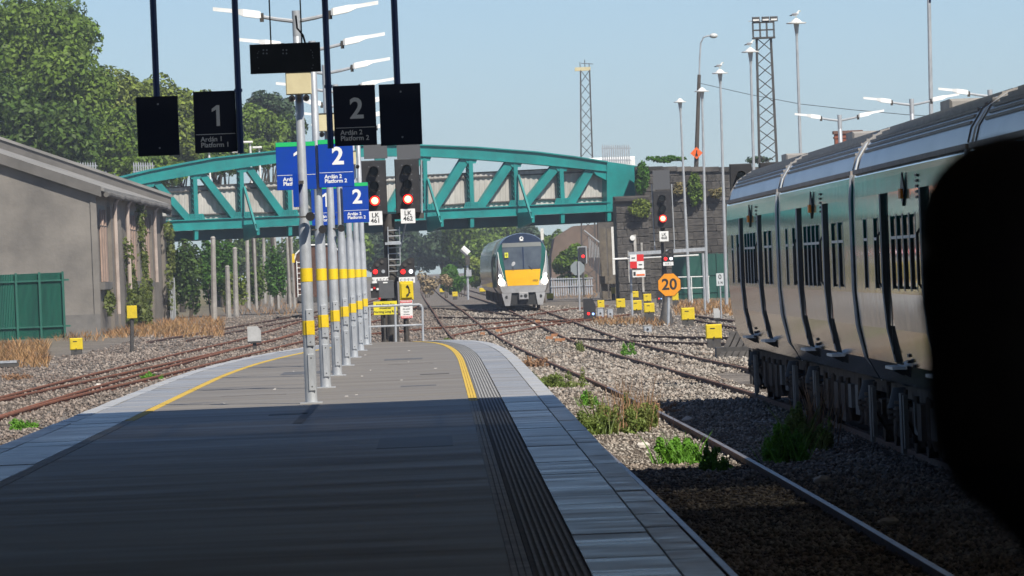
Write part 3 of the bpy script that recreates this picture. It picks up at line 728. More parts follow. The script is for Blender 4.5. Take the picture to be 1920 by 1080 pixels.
# railing at the end of the platform
yR = 167.0
a = P(700,572,yR); b = P(792,571,yR)
r = thing('end_railing',(a.x,yR,PZT),'grey tubular railing closing the platform end','railing')
def pz(px,py): q = P(px,py,yR); return (q.x,yR,q.z)
part(r,'top_rail',MB().tube([pz(690,575),pz(786,571),pz(790,573),pz(792,580)],0.028,8),GALV,True)
part(r,'mid_rail',MB().tube([pz(690,613),pz(792,609)],0.026,8),GALV,True)
for px in (793,742,694): part(r,'rail_post',MB().tube([pz(px-1,575),(pz(px,634)[0],yR,PZT-0.05)],0.028,8),GALV,True)
# ------------------------------------------------------------------ steel bridge over the tracks
AL = math.radians(25); BU = Vector((math.cos(AL),math.sin(AL),0)); BV = Vector((math.sin(AL),-math.cos(AL),0))
BO = P(667,400,460.0)
def BP(px, py, off=0.0):
    d = ray(px,py); o = BO+BV*off; return EYE+d*((o-EYE).dot(BV)/d.dot(BV))
br = thing('road_bridge', (BO.x,BO.y,0.17), 'teal steel truss road bridge spanning the tracks', 'bridge')
TOPE = [(139,358),(194,341.5),(218,336),(280,321),(340,309),(403.7,297),(516.8,284.5),(600,277),(690,272.5),(780,272.5),(894.6,277),(1009,286),(1080,295),(1140,304.5)]
BOTE = [(139,380),(194,362),(245,348),(300,338),(363,327.6),(440,316),(517,305),(600,297),(690,293),(784.6,292),(880,297),(975,304.7),(1060,312.5),(1140,321)]
def pl2(tops, bots, off, th):
    poly = [BP(x,y,off) for x,y in tops]+[BP(x,y,off) for x,y in reversed(bots)]
    return MB().prism(poly, -BV*th)
def chordloft(tops, bots, off, th):
    q = MB(); n = len(tops)
    for (a, b) in zip(tops, bots):
        A, B = BP(a[0],a[1],off), BP(b[0],b[1],off); q.v += [tuple(A),tuple(B),tuple(B-BV*th),tuple(A-BV*th)]
    for i in range(n-1):
        for k in range(4): q.f.append((i*4+k,i*4+(k+1)%4,(i+1)*4+(k+1)%4,(i+1)*4+k))
    q.f += [(0,1,2,3),(4*n-4,4*n-3,4*n-2,4*n-1)]
    return q
part(br,'top_chord',chordloft(TOPE,BOTE,0,0.55),TEAL)
part(br,'top_flange',chordloft([(x,y-2.2) for x,y in TOPE],[(x,y+0.2) for x,y in TOPE],0.14,0.83),TEAL)
part(br,'top_chord_lip',chordloft([(x,y-1.2) for x,y in BOTE],[(x,y+0.8) for x,y in BOTE],0.08,0.71),TEAL)
bt = lambda x: 415-(x-312)*0.0432
bb = lambda x: 432.5-(x-312)*0.0450
part(br,'bottom_chord',chordloft([(x,bt(x)) for x in (139,312,700,1145,1160)],[(x,bb(x)) for x in (139,312,700,1145,1160)],0,0.55),TEAL)
part(br,'bottom_flange',chordloft([(x,bb(x)-0.5) for x in (139,700,1160)],[(x,bb(x)+1.6) for x in (139,700,1160)],0.12,0.79),TEAL)
part(br,'chord_top_plate',chordloft([(x,bt(x)-1.5) for x in (139,700,1145)],[(x,bt(x)+0.5) for x in (139,700,1145)],0.12,0.79),TEAL)
def yb(x):
    for (a,b) in zip(BOTE,BOTE[1:]):
        if a[0] <= x <= b[0]: return a[1]+(b[1]-a[1])*(x-a[0])/(b[0]-a[0])
    return 320
VX = [194,281,368,455,544,629,714,799,885,969,1055,1139]
for i,x in enumerate(VX[1:-1]):
    w = 7.5; tx = x-2.5
    # channel: front plate, back plate and lacing seen from the left
    a = [BP(tx-w/2,yb(x)-2,-0.02),BP(tx+w/2,yb(x)-2,-0.02),BP(x+w/2+1,bt(x)+2,-0.02),BP(x-w/2+1,bt(x)+2,-0.02)]
    v = part(br,'vertical',MB().prism(a,-BV*0.05),TEAL)
    part(v,'rear_plate',MB().prism([p-BV*0.46 for p in a],-BV*0.05),TEAL)
    A, B = (a[0]-BV*0.05), (a[3]-BV*0.05); C, D_ = A-BV*0.41, B-BV*0.41; q = MB(); nn = 9
    for k in range(nn):
        p1, p2 = A.lerp(B,k/nn), A.lerp(B,(k+1)/nn); p3, p4 = C.lerp(D_,k/nn), C.lerp(D_,(k+1)/nn)
        q.bar(p1,p4,0.02,0.07,BU); q.bar(p3,p2,0.02,0.07,BU)
    part(v,'lacing',q,TEAL)
dg = [(281,368),(368,455),(455,544),(544,629),(194,281)]
for (xa,xb) in dg:
    wv = 9.0
    a = [BP(xa+3,yb(xa)-1,-0.10),BP(xa+3+16,yb(xa+16)+2,-0.10),BP(xb-2,bt(xb)+2,-0.10),BP(xb-2-17,bt(xb)+2,-0.10)]
    part(br,'diagonal',MB().prism(a,-BV*0.36),TEAL)
for (xa,xb) in ((714,799),(799,885),(885,969),(969,1055),(1055,1118)):
    a = [BP(xa+5,bt(xa)+2,-0.10),BP(xa+22,bt(xa)+2,-0.10),BP(xb-3,yb(xb)+2,-0.10),BP(xb-19,yb(xb-16)-1,-0.10)]
    part(br,'diagonal',MB().prism(a,-BV*0.36),TEAL)
for xa,xb in ((629,714),):
    for f in (0,1):
        x1,x2 = (xa+3,xb-3) if f == 0 else (xb-3,xa+3)
        part(br,'diagonal',MB().bar(BP(x1,yb(x1)+2,-0.2-0.1*f),BP(x2,bt(x2),-0.2-0.1*f),0.08,0.22,BV),TEAL)
for i,x in enumerate(VX[1:-1]):
    part(br,'gusset_plate',pl2([(x-12,bt(x)-11),(x+13,bt(x)-12)],[(x-16,bt(x)+1),(x+18,bt(x)+1)],-0.04,0.04),TEAL)
    part(br,'gusset_plate',pl2([(x-15,yb(x)-1),(x+11,yb(x)-1.5)],[(x-9,yb(x)+9),(x+7,yb(x)+9)],-0.04,0.04),TEAL)
    q = MB()
    for k in range(6):
        for py in (bt(x)-9,bt(x)-5): c_ = BP(x-10+k*4,py,-0.03); q.cbox(c_,(0.05,0.05,0.05))
    part(br,'rivets',q,TEAL,kind='stuff')
part(br,'end_plate',pl2([(1138,303),(1195,311)],[(1164,394),(1138,398)][::-1] if False else [(1138,398),(1194,368)],0.06,0.68),TEAL)
part(br,'end_plate',pl2([(138,357),(195,341)],[(138,440),(195,437)],0.06,0.68),TEAL)
part(br,'end_gusset',pl2([(1110,318),(1139,322)],[(1118,328),(1139,339)],-0.02,0.45),TEAL)
for x in (455,799,969,629):
    a, b = BP(x+2,bt(x)-58,0.03), BP(x+1,bb(x)+12,0.02); tip = b+BV*2.15; tip.z = b.z-0.05
    part(br,'outrigger',MB().bar(a+BV*0.06,tip+Vector((0,0,0.15)),0.16,0.13,BU),TEAL)
    part(br,'floor_beam_end',MB().prism([b+BV*0.02+Vector((0,0,0.55)),tip+Vector((0,0,0.62)),tip+Vector((0,0,-0.08)),b+BV*0.02+Vector((0,0,-0.45))],BU*0.2),TEAL)
for x in (368,544,885,1055,1142,281):
    part(br,'beam_end',pl2([(x-3,bb(x)+1.8),(x+4,bb(x)+1.6)],[(x-3,bb(x)+20),(x+4,bb(x)+19)],0.05,0.3),TEAL)
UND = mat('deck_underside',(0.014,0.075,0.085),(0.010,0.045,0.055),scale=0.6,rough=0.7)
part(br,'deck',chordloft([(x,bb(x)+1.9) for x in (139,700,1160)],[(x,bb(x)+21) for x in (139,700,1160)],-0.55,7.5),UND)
PAN = mat('parapet_sheet',(0.50,0.485,0.45),(0.33,0.315,0.285),scale=0.7,rough=0.7,stretch=(1,1,0.4))
pt = lambda x: 352-(x-322)*0.0485
for i in range(len(VX)-1):
    x0, x1 = VX[i]+0.5, VX[i+1]-0.5; n = 34; q = MB()
    for k in range(n+1):
        x = x0+(x1-x0)*k/n; off = -0.70+(0.05 if (k//2)%2 else 0.0)
        a, b = BP(x,pt(x),off), BP(x,bt(x)+3,off); q.v += [tuple(a),tuple(b)]
    for k in range(n): q.f.append((2*k,2*k+1,2*k+3,2*k+2))
    pp = part(br,'parapet_panel',q,PAN)
    part(pp,'parapet_rail',MB().bar(BP(x0,pt(x0)+8,-0.60),BP(x1,pt(x1)+8,-0.60),0.10,0.10),DARK)
    part(pp,'parapet_cap',MB().bar(BP(x0,pt(x0)-0.6,-0.68),BP(x1,pt(x1)-0.6,-0.68),0.16,0.07),DARK)
    part(pp,'service_pipe',MB().tube([BP(x0,bt(x0)-9,-0.585),BP((x0+x1)/2,bt(x0)-12+random.uniform(-2,3),-0.58),BP(x1,bt(x1)-9,-0.585)],0.06,6),DARK)
# far girder seen through the truss above the parapet on the left
part(br,'far_truss',chordloft([(x,y+3) for x,y in TOPE[2:]],[(x,y+1) for x,y in BOTE[2:]],-8.2,0.4),TEAL)

# ------------------------------------------------------------------ stone abutment and retaining wall on the right
STN = mat('abutment_stone',(0.12,0.107,0.095),(0.042,0.039,0.036),scale=0.9,detail=9,rough=0.95,bump=0.6,objr=0.28)
MORT = mat('abutment_mortar',(0.125,0.115,0.105),(0.06,0.056,0.052),scale=2,rough=0.95,bump=0.3)
LIMEW = mat('lime_streak',(0.46,0.44,0.41),(0.24,0.23,0.21),scale=2,rough=0.9)
SVAR = []
for k in range(6):
    q = MB(); rr = random.Random(k)
    j = lambda a: a+rr.uniform(-0.035,0.035)
    q.bbox((0,0,0),(1,1,1),0.07); q.v = [(j(x),j(y)*1.0,j(z)) for x,y,z in q.v]
    m = q.mesh(); fixn(m); m.materials.append(STN); SVAR.append(m)
def stonework(root, x0, x1, y, z0, z1top, ch=0.46, cw=0.75, depth=0.14):
    z = z0; row = 0; o0 = ORG[root.name]
    while z < max(z1top(x0),z1top(x1))-0.05:
        h = ch*random.uniform(0.85,1.15); x = x0; first = True
        while x < x1-0.05:
            w = cw*random.uniform(0.65,1.4)
            if first and row%2: w *= 0.55
            first = False
            w = min(w,x1-x)
            if z+h*0.5 < z1top(x+w/2):
                s_ = bpy.data.objects.new('stone',random.choice(SVAR)); COL.objects.link(s_); s_.parent = root
                s_.location = Vector((x+w/2,y-depth*0.4+random.uniform(-0.03,0.03),z+h/2))-o0; s_.scale = (w-0.035,depth,h-0.035); ORG[s_.name] = o0
            x += w
        z += h; row += 1
YW = 466.0; g0 = gz(YW)-0.11
wl = thing('abutment_wall',(P(1270,555,YW).x,YW,g0),'dark stone retaining wall right of the bridge with plants growing on it','wall')
xa, xb = P(1196,450,YW).x, P(1400,450,YW).x+3; zt0, zt1 = P(1215,312,YW).z, P(1360,320,YW).z
zt = lambda x: zt0+(zt1-zt0)*(x-xa)/(xb-xa)
part(wl,'wall_core',MB().prism([(xa,YW+0.02,g0),(xb,YW+0.02,g0),(xb,YW+0.02,zt(xb)),(xa,YW+0.02,zt(xa))],(0,1.6,0)),MORT)
stonework(wl,xa,xb,YW,g0,lambda x: zt(x)-0.3,ch=0.46,cw=0.8)
part(wl,'string_course',MB().box((xa,YW-0.22,P(1300,378,YW).z),(xb,YW-0.01,P(1300,373,YW).z)),STN)
x = xa
while x < xb:
    part(wl,'coping_stone',MB().cbox((x+0.45,YW+0.5,zt(x)-0.13),(0.88,1.5,0.30)),STN); x += 0.9
pr = thing('bridge_pier',(P(1183,555,458).x,458,g0),'dark weathered stone pier carrying the right end of the bridge','pier')
px0, px1 = P(1157,450,458).x, P(1218,450,458).x; ztp = P(1185,372,458).z
part(pr,'pier_core',MB().box((px0,458.02,g0),(px1,465.9,ztp-0.2)),MORT)
stonework(pr,px0,px1,458.0,g0,lambda x: ztp-0.25,ch=0.52,cw=0.8,depth=0.18)
part(pr,'pier_cap',MB().bbox(((px0+px1)/2,458.4,ztp-0.05),(px1-px0+0.3,1.3,0.42),0.12),STN)
for (px,y0,y1,w) in ((1190,440,500,5),(1178,470,530,3),(1203,455,548,4)):
    a = P(px,y0,457.78); b = P(px+3,y1,457.78)
    if px < 1220: part(pr,'lime_streak',MB().box((a.x-w/60,457.80,b.z),(a.x+w/60,457.86,a.z)),LIMEW)
c = P(1186,446,457.7); part(pr,'round_plate',MB().disc((c.x,457.7,c.z),0.17,0.05,16),WHITE)
# opposite abutment and columns under the bridge
inn = thing('inner_abutment',(P(1130,550,486).x,486,g0),'shadowed far abutment and twin columns under the right end of the bridge','abutment')
a0, a1 = P(1110,450,490).x, P(1215,450,490).x
part(inn,'back_wall',MB().box((a0+0.4,489,g0),(a1,491,P(1150,405,490).z)),STN)
for px,w in ((1132,0.42),(1147,0.42)):
    c = P(px,500,478); part(inn,'column',MB().box((c.x-w/2,478,g0),(c.x+w/2,478.6,P(px,428,478).z)),mat('column_brown',(0.17,0.145,0.11),(0.10,0.085,0.07),scale=2,rough=0.9,bump=0.3))
    part(inn,'column_block',MB().cbox((c.x,477.9,P(px,525,478).z),(w+0.12,0.5,0.5)),MATS['column_brown'])
c = P(1152,480,476); part(inn,'white_pillar',MB().box((c.x-0.14,476,P(1152,515,476).z),(c.x+0.14,476.3,P(1150,425,476).z)),WHITE)
c = P(1017,450,476); part(inn,'white_post',MB().box((c.x-0.10,476,g0+2.0),(c.x+0.10,476.2,P(1017,428,476).z)),WHITE)
for k in range(7):
    a = P(1104+k*3,445+k*3,480); part(inn,'stair_picket',MB().tube([(a.x,480,a.z),(a.x,480,a.z-1.9)],0.03,5),GALV)
part(inn,'stair_rail',MB().tube([P(1095,432,480),P(1128,458,480)],0.05,6),GALV)
# steel pipe frame crossing in front of the abutment
fr = thing('pipe_frame',(P(1250,475,330).x,330,gz(330)-0.11),'pale steel pipe frame in front of the stone abutment','frame')
part(fr,'beam',MB().bar(P(1178,476,330),P(1322,467,330),0.25,0.16),GALV)
part(fr,'rail',MB().tube([P(1150,486,330),P(1310,478,330)],0.045,6),WHITE)
for px in (1181,1318): part(fr,'leg',MB().tube([P(px,475,330),(P(px,475,330).x,330,gz(330)-0.11)],0.06,6),GALV)

# ------------------------------------------------------------------ goods shed on the left
HX, HY0, HY1 = -15.95, 343.0, 428.0; g1 = gz(343)-0.11; EZ = 7.0; PIT = math.tan(math.radians(20.4)); HW = 22.0
REND = mat('shed_render',(0.245,0.225,0.20),(0.125,0.117,0.108),scale=0.28,rough=0.92,bump=0.25,bscale=6,detail=9)
STW = mat('shed_side',(0.215,0.19,0.16),(0.14,0.122,0.105),scale=0.5,rough=0.92,bump=0.3,bscale=4,stretch=(1,0.25,1))
DKC = mat('shed_coping',(0.155,0.145,0.135),(0.10,0.095,0.088),scale=0.6,rough=0.9)
ROOFS = mat('shed_roof',(0.27,0.26,0.245),(0.17,0.165,0.155),scale=0.5,rough=0.85,stretch=(1,0.2,1))
sh = thing('goods_shed',(HX,HY0,g1),'grey rendered goods shed with ivy on its side wall','building')
part(sh,'gable_wall',MB().prism([(HX-HW,HY0,g1),(HX,HY0,g1),(HX,HY0,EZ),(HX-HW,HY0,EZ+PIT*HW)],(0,0.5,0)),REND)
part(sh,'side_wall',MB().box((HX-0.5,HY0+0.505,g1),(HX-0.02,HY1,EZ)),STW)
part(sh,'plinth',MB().box((HX-2.0,HY0-0.12,g1),(HX+0.02,HY0-0.003,g1+1.0)),mat('shed_plinth',(0.19,0.18,0.168),(0.12,0.115,0.11),scale=1,rough=0.9,bump=0.3))
part(sh,'quoin',MB().box((HX-0.25,HY0-0.06,g1+1.0),(HX+0.04,HY0-0.002,EZ-0.1)),REND)
part(sh,'roof',MB().prism([(HX+0.45,HY0-0.25,EZ-PIT*0.45+0.05),(HX-HW,HY0-0.25,EZ+PIT*HW+0.05),(HX-HW,HY0-0.25,EZ+PIT*HW+0.30),(HX+0.45,HY0-0.25,EZ-PIT*0.45+0.22)],(0,HY1-HY0+0.25,0)),ROOFS)
part(sh,'verge_coping',MB().prism([(HX+0.3,HY0-0.32,EZ-PIT*0.3-0.25),(HX-HW,HY0-0.32,EZ+PIT*HW-0.25),(HX-HW,HY0-0.32,EZ+PIT*HW+0.32),(HX+0.3,HY0-0.32,EZ-PIT*0.3+0.24)],(0,0.30,0)),DKC)
part(sh,'far_parapet',MB().prism([(HX+0.5,HY1,EZ-0.6),(HX-HW,HY1,EZ+PIT*HW-0.6),(HX-HW,HY1,EZ+PIT*HW+0.95),(HX+0.5,HY1,EZ+0.50)],(0,0.6,0)),DKC)
part(sh,'far_parapet_coping',MB().prism([(HX+0.6,HY1-0.1,EZ+0.46),(HX-HW,HY1-0.1,EZ+PIT*HW+0.93),(HX-HW,HY1-0.1,EZ+PIT*HW+1.1),(HX+0.6,HY1-0.1,EZ+0.63)],(0,0.8,0)),ROOFS)
gt = MB(); n = 40
gp = [(HX+0.48+random.uniform(-0.06,0.05),HY0+(HY1-HY0)*k/n,EZ-0.22+random.uniform(-0.06,0.06)) for k in range(n+1)]
part(sh,'gutter',MB().tube(gp,0.13,8),DKC,True)
PINK = mat('shed_shutter',(0.42,0.30,0.235),(0.30,0.21,0.165),scale=2,rough=0.9)
for (y0,y1,nb) in ((345.5,352.5,3),(378.5,387.0,3),(392.5,405.0,5)):
    op = part(sh,'window_opening',MB().box((HX-0.4,y0,2.6),(HX-0.015,y1,6.3)),DARK)
    part(op,'sill',MB().box((HX-0.3,y0-0.6,2.25),(HX+0.22,y1+0.6,2.6)),DKC)
    for k in range(nb):
        yy = y0+(y1-y0)*(k+0.5)/nb; w = (y1-y0)/nb*0.32
        part(op,'shutter',MB().prism([(HX+0.0,yy-w,2.62),(HX+0.0,yy+w,2.62),(HX+0.0,yy+w,5.2),(HX+0.0,yy,6.1),(HX+0.0,yy-w,5.2)],(0.08,0,0)),PINK)
    part(op,'tie_bar',MB().tube([(HX+0.06,y0-0.5,5.3),(HX+0.06,y1+0.8,5.3)],0.03,6),DARK)
for (y0,y1) in ((355,359.5),(362,366.5),(387.5,391.5),(405.8,410),(424,428)):
    part(sh,'pilaster',MB().box((HX-0.02,y0,g1),(HX+0.16,y1,EZ-0.7)),STW)
PIPE = mat('downpipe',(0.46,0.38,0.33),(0.33,0.27,0.235),scale=1.5,rough=0.75)
for y,zb in ((357.6,1.0),(372.0,2.2),(391.0,4.2),(408.0,2.5)):
    part(sh,'downpipe',MB().tube([(HX+0.45,y,EZ-0.25),(HX+0.30,y,EZ-0.55),(HX+0.26,y,EZ-0.9),(HX+0.26,y,zb)],0.11,8),PIPE,True)
IVY = leafmat('ivy_leaf',(0.075,0.11,0.022),(0.12,0.135,0.03),0.6)
def ivy(root, y0, y1, z0, z1, n, x=HX+0.2):
    bl = []
    for k in range(26):
        t = RNG.random(); zz = z0+(z1-z0)*t; bl.append((x,y0+(y1-y0)*RNG.random(),zz,0.22,2.0,0.45))
    m = leaf_mesh('ivy',bl,n,0.24,IVY,ORG[root.name]); o_ = link_mesh('ivy',m,root); o_['kind'] = 'stuff'
ivy(sh,372,377,0.2,4.6,900); ivy(sh,384,398,0.2,2.4,2600); ivy(sh,388.5,392.5,2.2,6.6,900); ivy(sh,423,429,0.3,5.8,1500,HX+0.4); ivy(sh,347,351,1.3,2.0,220)

# corrugated green fence in front of the gable
FG = mat('fence_green',(0.014,0.125,0.085),(0.010,0.085,0.062),scale=1.0,rough=0.6,stretch=(3,1,0.3))
yF = 336.0; fb = gz(yF)-0.11
xr = P(122,600,yF).x; ztF = P(60,513,yF).z
fe = thing('corrugated_fence',(xr-2,yF,fb),'green corrugated metal fence in front of the shed gable','fence')
pxs = [-30,33,77,121]
for i in range(3):
    x0, x1 = P(pxs[i],600,yF).x, P(pxs[i+1],600,yF).x; q = MB(); n = 40
    for k in range(n+1):
        x = x0+(x1-x0)*k/n; yo = yF+(0.035 if k%2 else 0.0); q.v += [(x,yo,fb),(x,yo,ztF)]
    for k in range(n): q.f.append((2*k,2*k+2,2*k+3,2*k+1))
    part(fe,'fence_sheet',q,FG)
for px in pxs[1:]:
    x = P(px,600,yF).x; part(fe,'fence_post',MB().box((x-0.05,yF-0.10,fb),(x+0.05,yF-0.01,ztF+0.05)),FG)
for z in (ztF-0.35,fb+0.55): part(fe,'fence_rail',MB().box((P(-30,600,yF).x,yF-0.06,z-0.04),(xr+0.25,yF-0.012,z+0.04)),FG)
# pale corrugated sheet beside the shed's far end
yS = 424.0; a = P(316,521,yS); b = P(331,606,yS)
q = MB(); n = 12
for k in range(n+1):
    x = a.x+(b.x-a.x)*k/n*1.0; yo = yS-0.1-(0.06 if k%3 else 0); q.v += [(x,yo,gz(yS)-0.1),(x,yo,a.z)]
for k in range(n): q.f.append((2*k,2*k+2,2*k+3,2*k+1))
cs = thing('corrugated_sheet',(a.x,yS,gz(yS)-0.1),'upright pale grey corrugated sheet beside the ivy at the shed end','metal sheet')
part(cs,'sheet',q,mat('zinc_sheet',(0.40,0.42,0.44),(0.30,0.31,0.32),scale=1,rough=0.6,stretch=(3,1,0.5)))
part(cs,'stake',MB().box((a.x+0.1,yS+0.02,gz(yS)-0.1),(a.x+0.2,yS+0.1,a.z-0.1)),TIMBER)
# ------------------------------------------------------------------ diesel railcar standing on the right
def livery(name):
    m = bpy.data.materials.new(name); m.use_nodes = True; nt = m.node_tree; b = nt.nodes['Principled BSDF']; N = nt.nodes.new; L = nt.links.new
    tc = N('ShaderNodeTexCoord'); sp = N('ShaderNodeSeparateXYZ'); L(tc.outputs['Object'],sp.inputs[0])
    cr = N('ShaderNodeValToRGB'); mr = N('ShaderNodeMapRange'); mr.inputs[1].default_value = 0.0; mr.inputs[2].default_value = 4.0; L(sp.outputs[2],mr.inputs[0]); L(mr.outputs[0],cr.inputs[0])
    cr.color_ramp.interpolation = 'CONSTANT'
    e = cr.color_ramp.elements; e[0].position = 0; e[0].color = (0.36,0.365,0.35,1); e[1].position = 1.92/4; e[1].color = (0.30,0.31,0.305,1)
    for pos,c in ((2.60/4,(0.015,0.40,0.40,1)),(3.39/4,(0.66,0.68,0.68,1))):
        k = e.new(pos); k.color = c
    n = N('ShaderNodeTexNoise'); n.inputs['Scale'].default_value = 1.3; n.inputs['Detail'].default_value = 7
    mp = N('ShaderNodeMapping'); mp.inputs['Scale'].default_value = (1,1.0,0.22); L(tc.outputs['Object'],mp.inputs[0]); L(mp.outputs[0],n.inputs['Vector'])
    mx = N('ShaderNodeMix'); mx.data_type = 'RGBA'; mx.blend_type = 'MULTIPLY'; mx.inputs[0].default_value = 0.45; L(cr.outputs[0],mx.inputs[6]); L(n.outputs['Fac'],mx.inputs[7])
    gm = N('ShaderNodeMix'); gm.data_type = 'RGBA'; gm.blend_type = 'MULTIPLY'; gm.inputs[0].default_value = 1.0; gm.inputs[7].default_value = (1.3,1.3,1.3,1); L(mx.outputs[2],gm.inputs[6]); L(gm.outputs[2],b.inputs['Base Color'])
    b.inputs['Roughness'].default_value = 0.09; b.inputs['Metallic'].default_value = 0.85; b.inputs['Coat Weight'].default_value = 0.0; b.inputs['Coat Roughness'].default_value = 0.04
    n2 = N('ShaderNodeTexNoise'); n2.inputs['Scale'].default_value = 1.0; n2.inputs['Detail'].default_value = 2
    mp2 = N('ShaderNodeMapping'); mp2.inputs['Scale'].default_value = (1,1.6,0.5); L(tc.outputs['Object'],mp2.inputs[0]); L(mp2.outputs[0],n2.inputs['Vector'])
    bp = N('ShaderNodeBump'); bp.inputs['Strength'].default_value = 0.06; bp.inputs['Distance'].default_value = 0.04; L(n2.outputs['Fac'],bp.inputs['Height']); L(bp.outputs[0],b.inputs['Normal'])
    return m
LIV = livery('railcar_livery')
ROOFT = mat('railcar_roof',(0.74,0.76,0.77),(0.58,0.60,0.61),scale=1.2,rough=0.32,stretch=(1,0.2,1))
ROOFR = mat('railcar_roof_rib',(0.30,0.285,0.27),(0.21,0.20,0.19),scale=2,rough=0.6)
UNDER = mat('underframe',(0.075,0.058,0.045),(0.135,0.105,0.08),scale=2.5,rough=0.95,bump=0.2,spec=0.15)
UNDER2 = mat('underframe_grey',(0.20,0.185,0.16),(0.11,0.10,0.085),scale=3,rough=0.8)
CARL = 19.55; CXT = 6.73
# left half profile, bottom to roof edge (x measured outwards from the centre line)
PRO = [(1.10,0.88),(1.16,0.92),(1.30,1.18),(1.30,1.18),(1.385,1.60),(1.42,2.02),(1.42,2.08),(1.42,2.08),(1.42,2.92),(1.42,2.92),(1.415,3.20),(1.415,3.20),(1.40,3.46),(1.36,3.56)]
def prof(kind):
    out = []
    for i,(x,z) in enumerate(PRO):
        d = 0
        if kind == 'door' and 3 <= i <= 10: d = 0.045
        if kind == 'win' and 7 <= i <= 8: d = 0.03
        out.append((x-d,z))
    return out
DOORS = [(5.55,6.95),(12.6,14.0)]
WINS = [(2.2,3.3),(3.5,4.9)]+[(7.9+1.12*k,7.9+1.12*k+0.98) for k in range(4)]+[(14.6,15.5),(16.9,17.6)]
def railcar(y0, label):
    r = thing('railcar',(CXT,y0,0),label,'train','coaches of the parked railcar train')
    st = [(0.0,'n')]
    for (a,b,k) in sorted([(a,b,'door') for a,b in DOORS]+[(a,b,'win') for a,b in WINS]):
        st += [(a,'n'),(a,k),(b,k),(b,'n')]
    st.append((CARL,'n')); q = MB(); n = len(PRO)
    for (y,k) in st:
        for (x,z) in prof(k): q.v.append((CXT-x,y0+y,z))
    for i in range(len(st)-1):
        for k in range(n-1): q.f.append((i*n+k,i*n+k+1,(i+1)*n+k+1,(i+1)*n+k))
    m = len(q.v)                       # plain right side and ends
    for y in (0.0,CARL):
        for (x,z) in PRO: q.v.append((CXT+x,y0+y,z))
    for k in range(n-1): q.f.append((m+k,m+k+1,m+n+k+1,m+n+k))
    e0 = [k for k in range(n)]; e1 = [m+k for k in range(n)]
    q.f.append(tuple(e0+e1[::-1])); L0 = (len(st)-1)*n; q.f.append(tuple([L0+k for k in range(n)]+[m+n+k for k in range(n)][::-1]))
    body = part(r,'body',q,LIV)
    # roof
    rp = [(-1.36,3.56),(-1.32,3.71),(-1.20,3.90),(-0.96,4.05),(-0.6,4.145),(0,4.18),(0.6,4.145),(0.96,4.05),(1.20,3.90),(1.32,3.71),(1.36,3.56)]
    q = MB()
    for y in (0,CARL): q.v += [(CXT+x,y0+y,z) for x,z in rp]
    k_ = len(rp)
    for i in range(k_-1): q.f.append((i,i+1,k_+i+1,k_+i))
    q.f += [tuple(range(k_)),tuple(range(k_,2*k_))]
    rf = part(r,'roof',q,ROOFT,True)
    part(rf,'gutter',MB().box((CXT-1.415,y0+0.05,3.50),(CXT-1.35,y0+CARL-0.05,3.555)),mat('gutter_brown',(0.36,0.32,0.29),(0.26,0.235,0.215),scale=2,rough=0.7))
    for i,(x,z) in enumerate([(-1.285,3.765),(-1.245,3.83),(-1.205,3.893),(-1.13,3.945),(-1.05,3.995),(-0.95,4.05),(-0.84,4.08),(-0.72,4.11),(-0.58,4.145),(-0.42,4.155),(-0.22,4.165),(0.0,4.178),(0.3,4.16),(0.6,4.14)]):
        part(rf,'roof_rib',MB().cbox((CXT+x,y0+CARL/2,z+0.01),(0.035,CARL-1.6,0.03)),ROOFR)
    for y in (0.35,CARL-0.35):
        part(rf,'roof_seam',MB().tube([(CXT+x*1.003,y0+y,z+0.006) for x,z in rp],0.012,6),ROOFR)
    part(rf,'roof_vent',MB().bbox((CXT-0.15,y0+CARL*0.72,4.21),(0.9,1.6,0.14),0.03),ROOFR)
    # windows
    for (a,b) in WINS:
        w = part(r,'window',MB().box((CXT-1.40,y0+a+0.03,2.11),(CXT-1.394,y0+b-0.03,2.89)),GLASS)
        for e0,e1 in ((a-0.03,a+0.015),(b-0.015,b+0.03)): part(w,'window_frame',MB().box((CXT-1.424,y0+e0,2.06),(CXT-1.419,y0+e1,2.94)),GALV)
        part(w,'transom',MB().box((CXT-1.423,y0+a+0.01,2.655),(CXT-1.392,y0+b-0.01,2.69)),GALV)
    for (a,b) in DOORS:
        for h in (0,1):
            c0 = a+0.02+(b-a-0.03)*h/2; c1 = c0+(b-a-0.05)/2
            d = part(r,'door',MB().box((CXT-1.374,y0+c0,1.64),(CXT-1.366,y0+c1,3.17)),LIV)
            part(d,'door_glass',MB().box((CXT-1.380,y0+c0+0.14,2.1),(CXT-1.3745,y0+c1-0.14,2.95)),GLASS)
            part(d,'edge_seal',MB().box((CXT-1.379,y0+(c1-0.02 if h==0 else c0-0.005),1.3),(CXT-1.366,y0+(c1+0.005 if h==0 else c0+0.02),3.17)),RUBBER)
        for yy in (b-0.008,): part(r,'door_jamb_seal',MB().prism([(CXT-1.36,y0+yy,3.2),(CXT-1.419,y0+yy,3.2),(CXT-1.423,y0+yy,2.05),(CXT-1.388,y0+yy,1.6),(CXT-1.303,y0+yy,1.19),(CXT-1.25,y0+yy,1.19)],(0,0.02,0)),mat('door_gasket',(0.075,0.073,0.068),(0.045,0.044,0.042),scale=3,rough=0.6))
        part(r,'door_edge_strip',MB().tube([(CXT-1.418,y0+b+0.05,3.2),(CXT-1.422,y0+b+0.05,2.05),(CXT-1.388,y0+b+0.05,1.6),(CXT-1.303,y0+b+0.05,1.2)],0.018,6),GALV,True)
        sp = part(r,'door_step',MB().prism([(CXT-1.26,y0+a-0.05,1.13),(CXT-1.44,y0+a+0.02,1.13),(CXT-1.44,y0+b-0.02,1.13),(CXT-1.26,y0+b+0.05,1.13)],(0,0,0.035)),GALV)
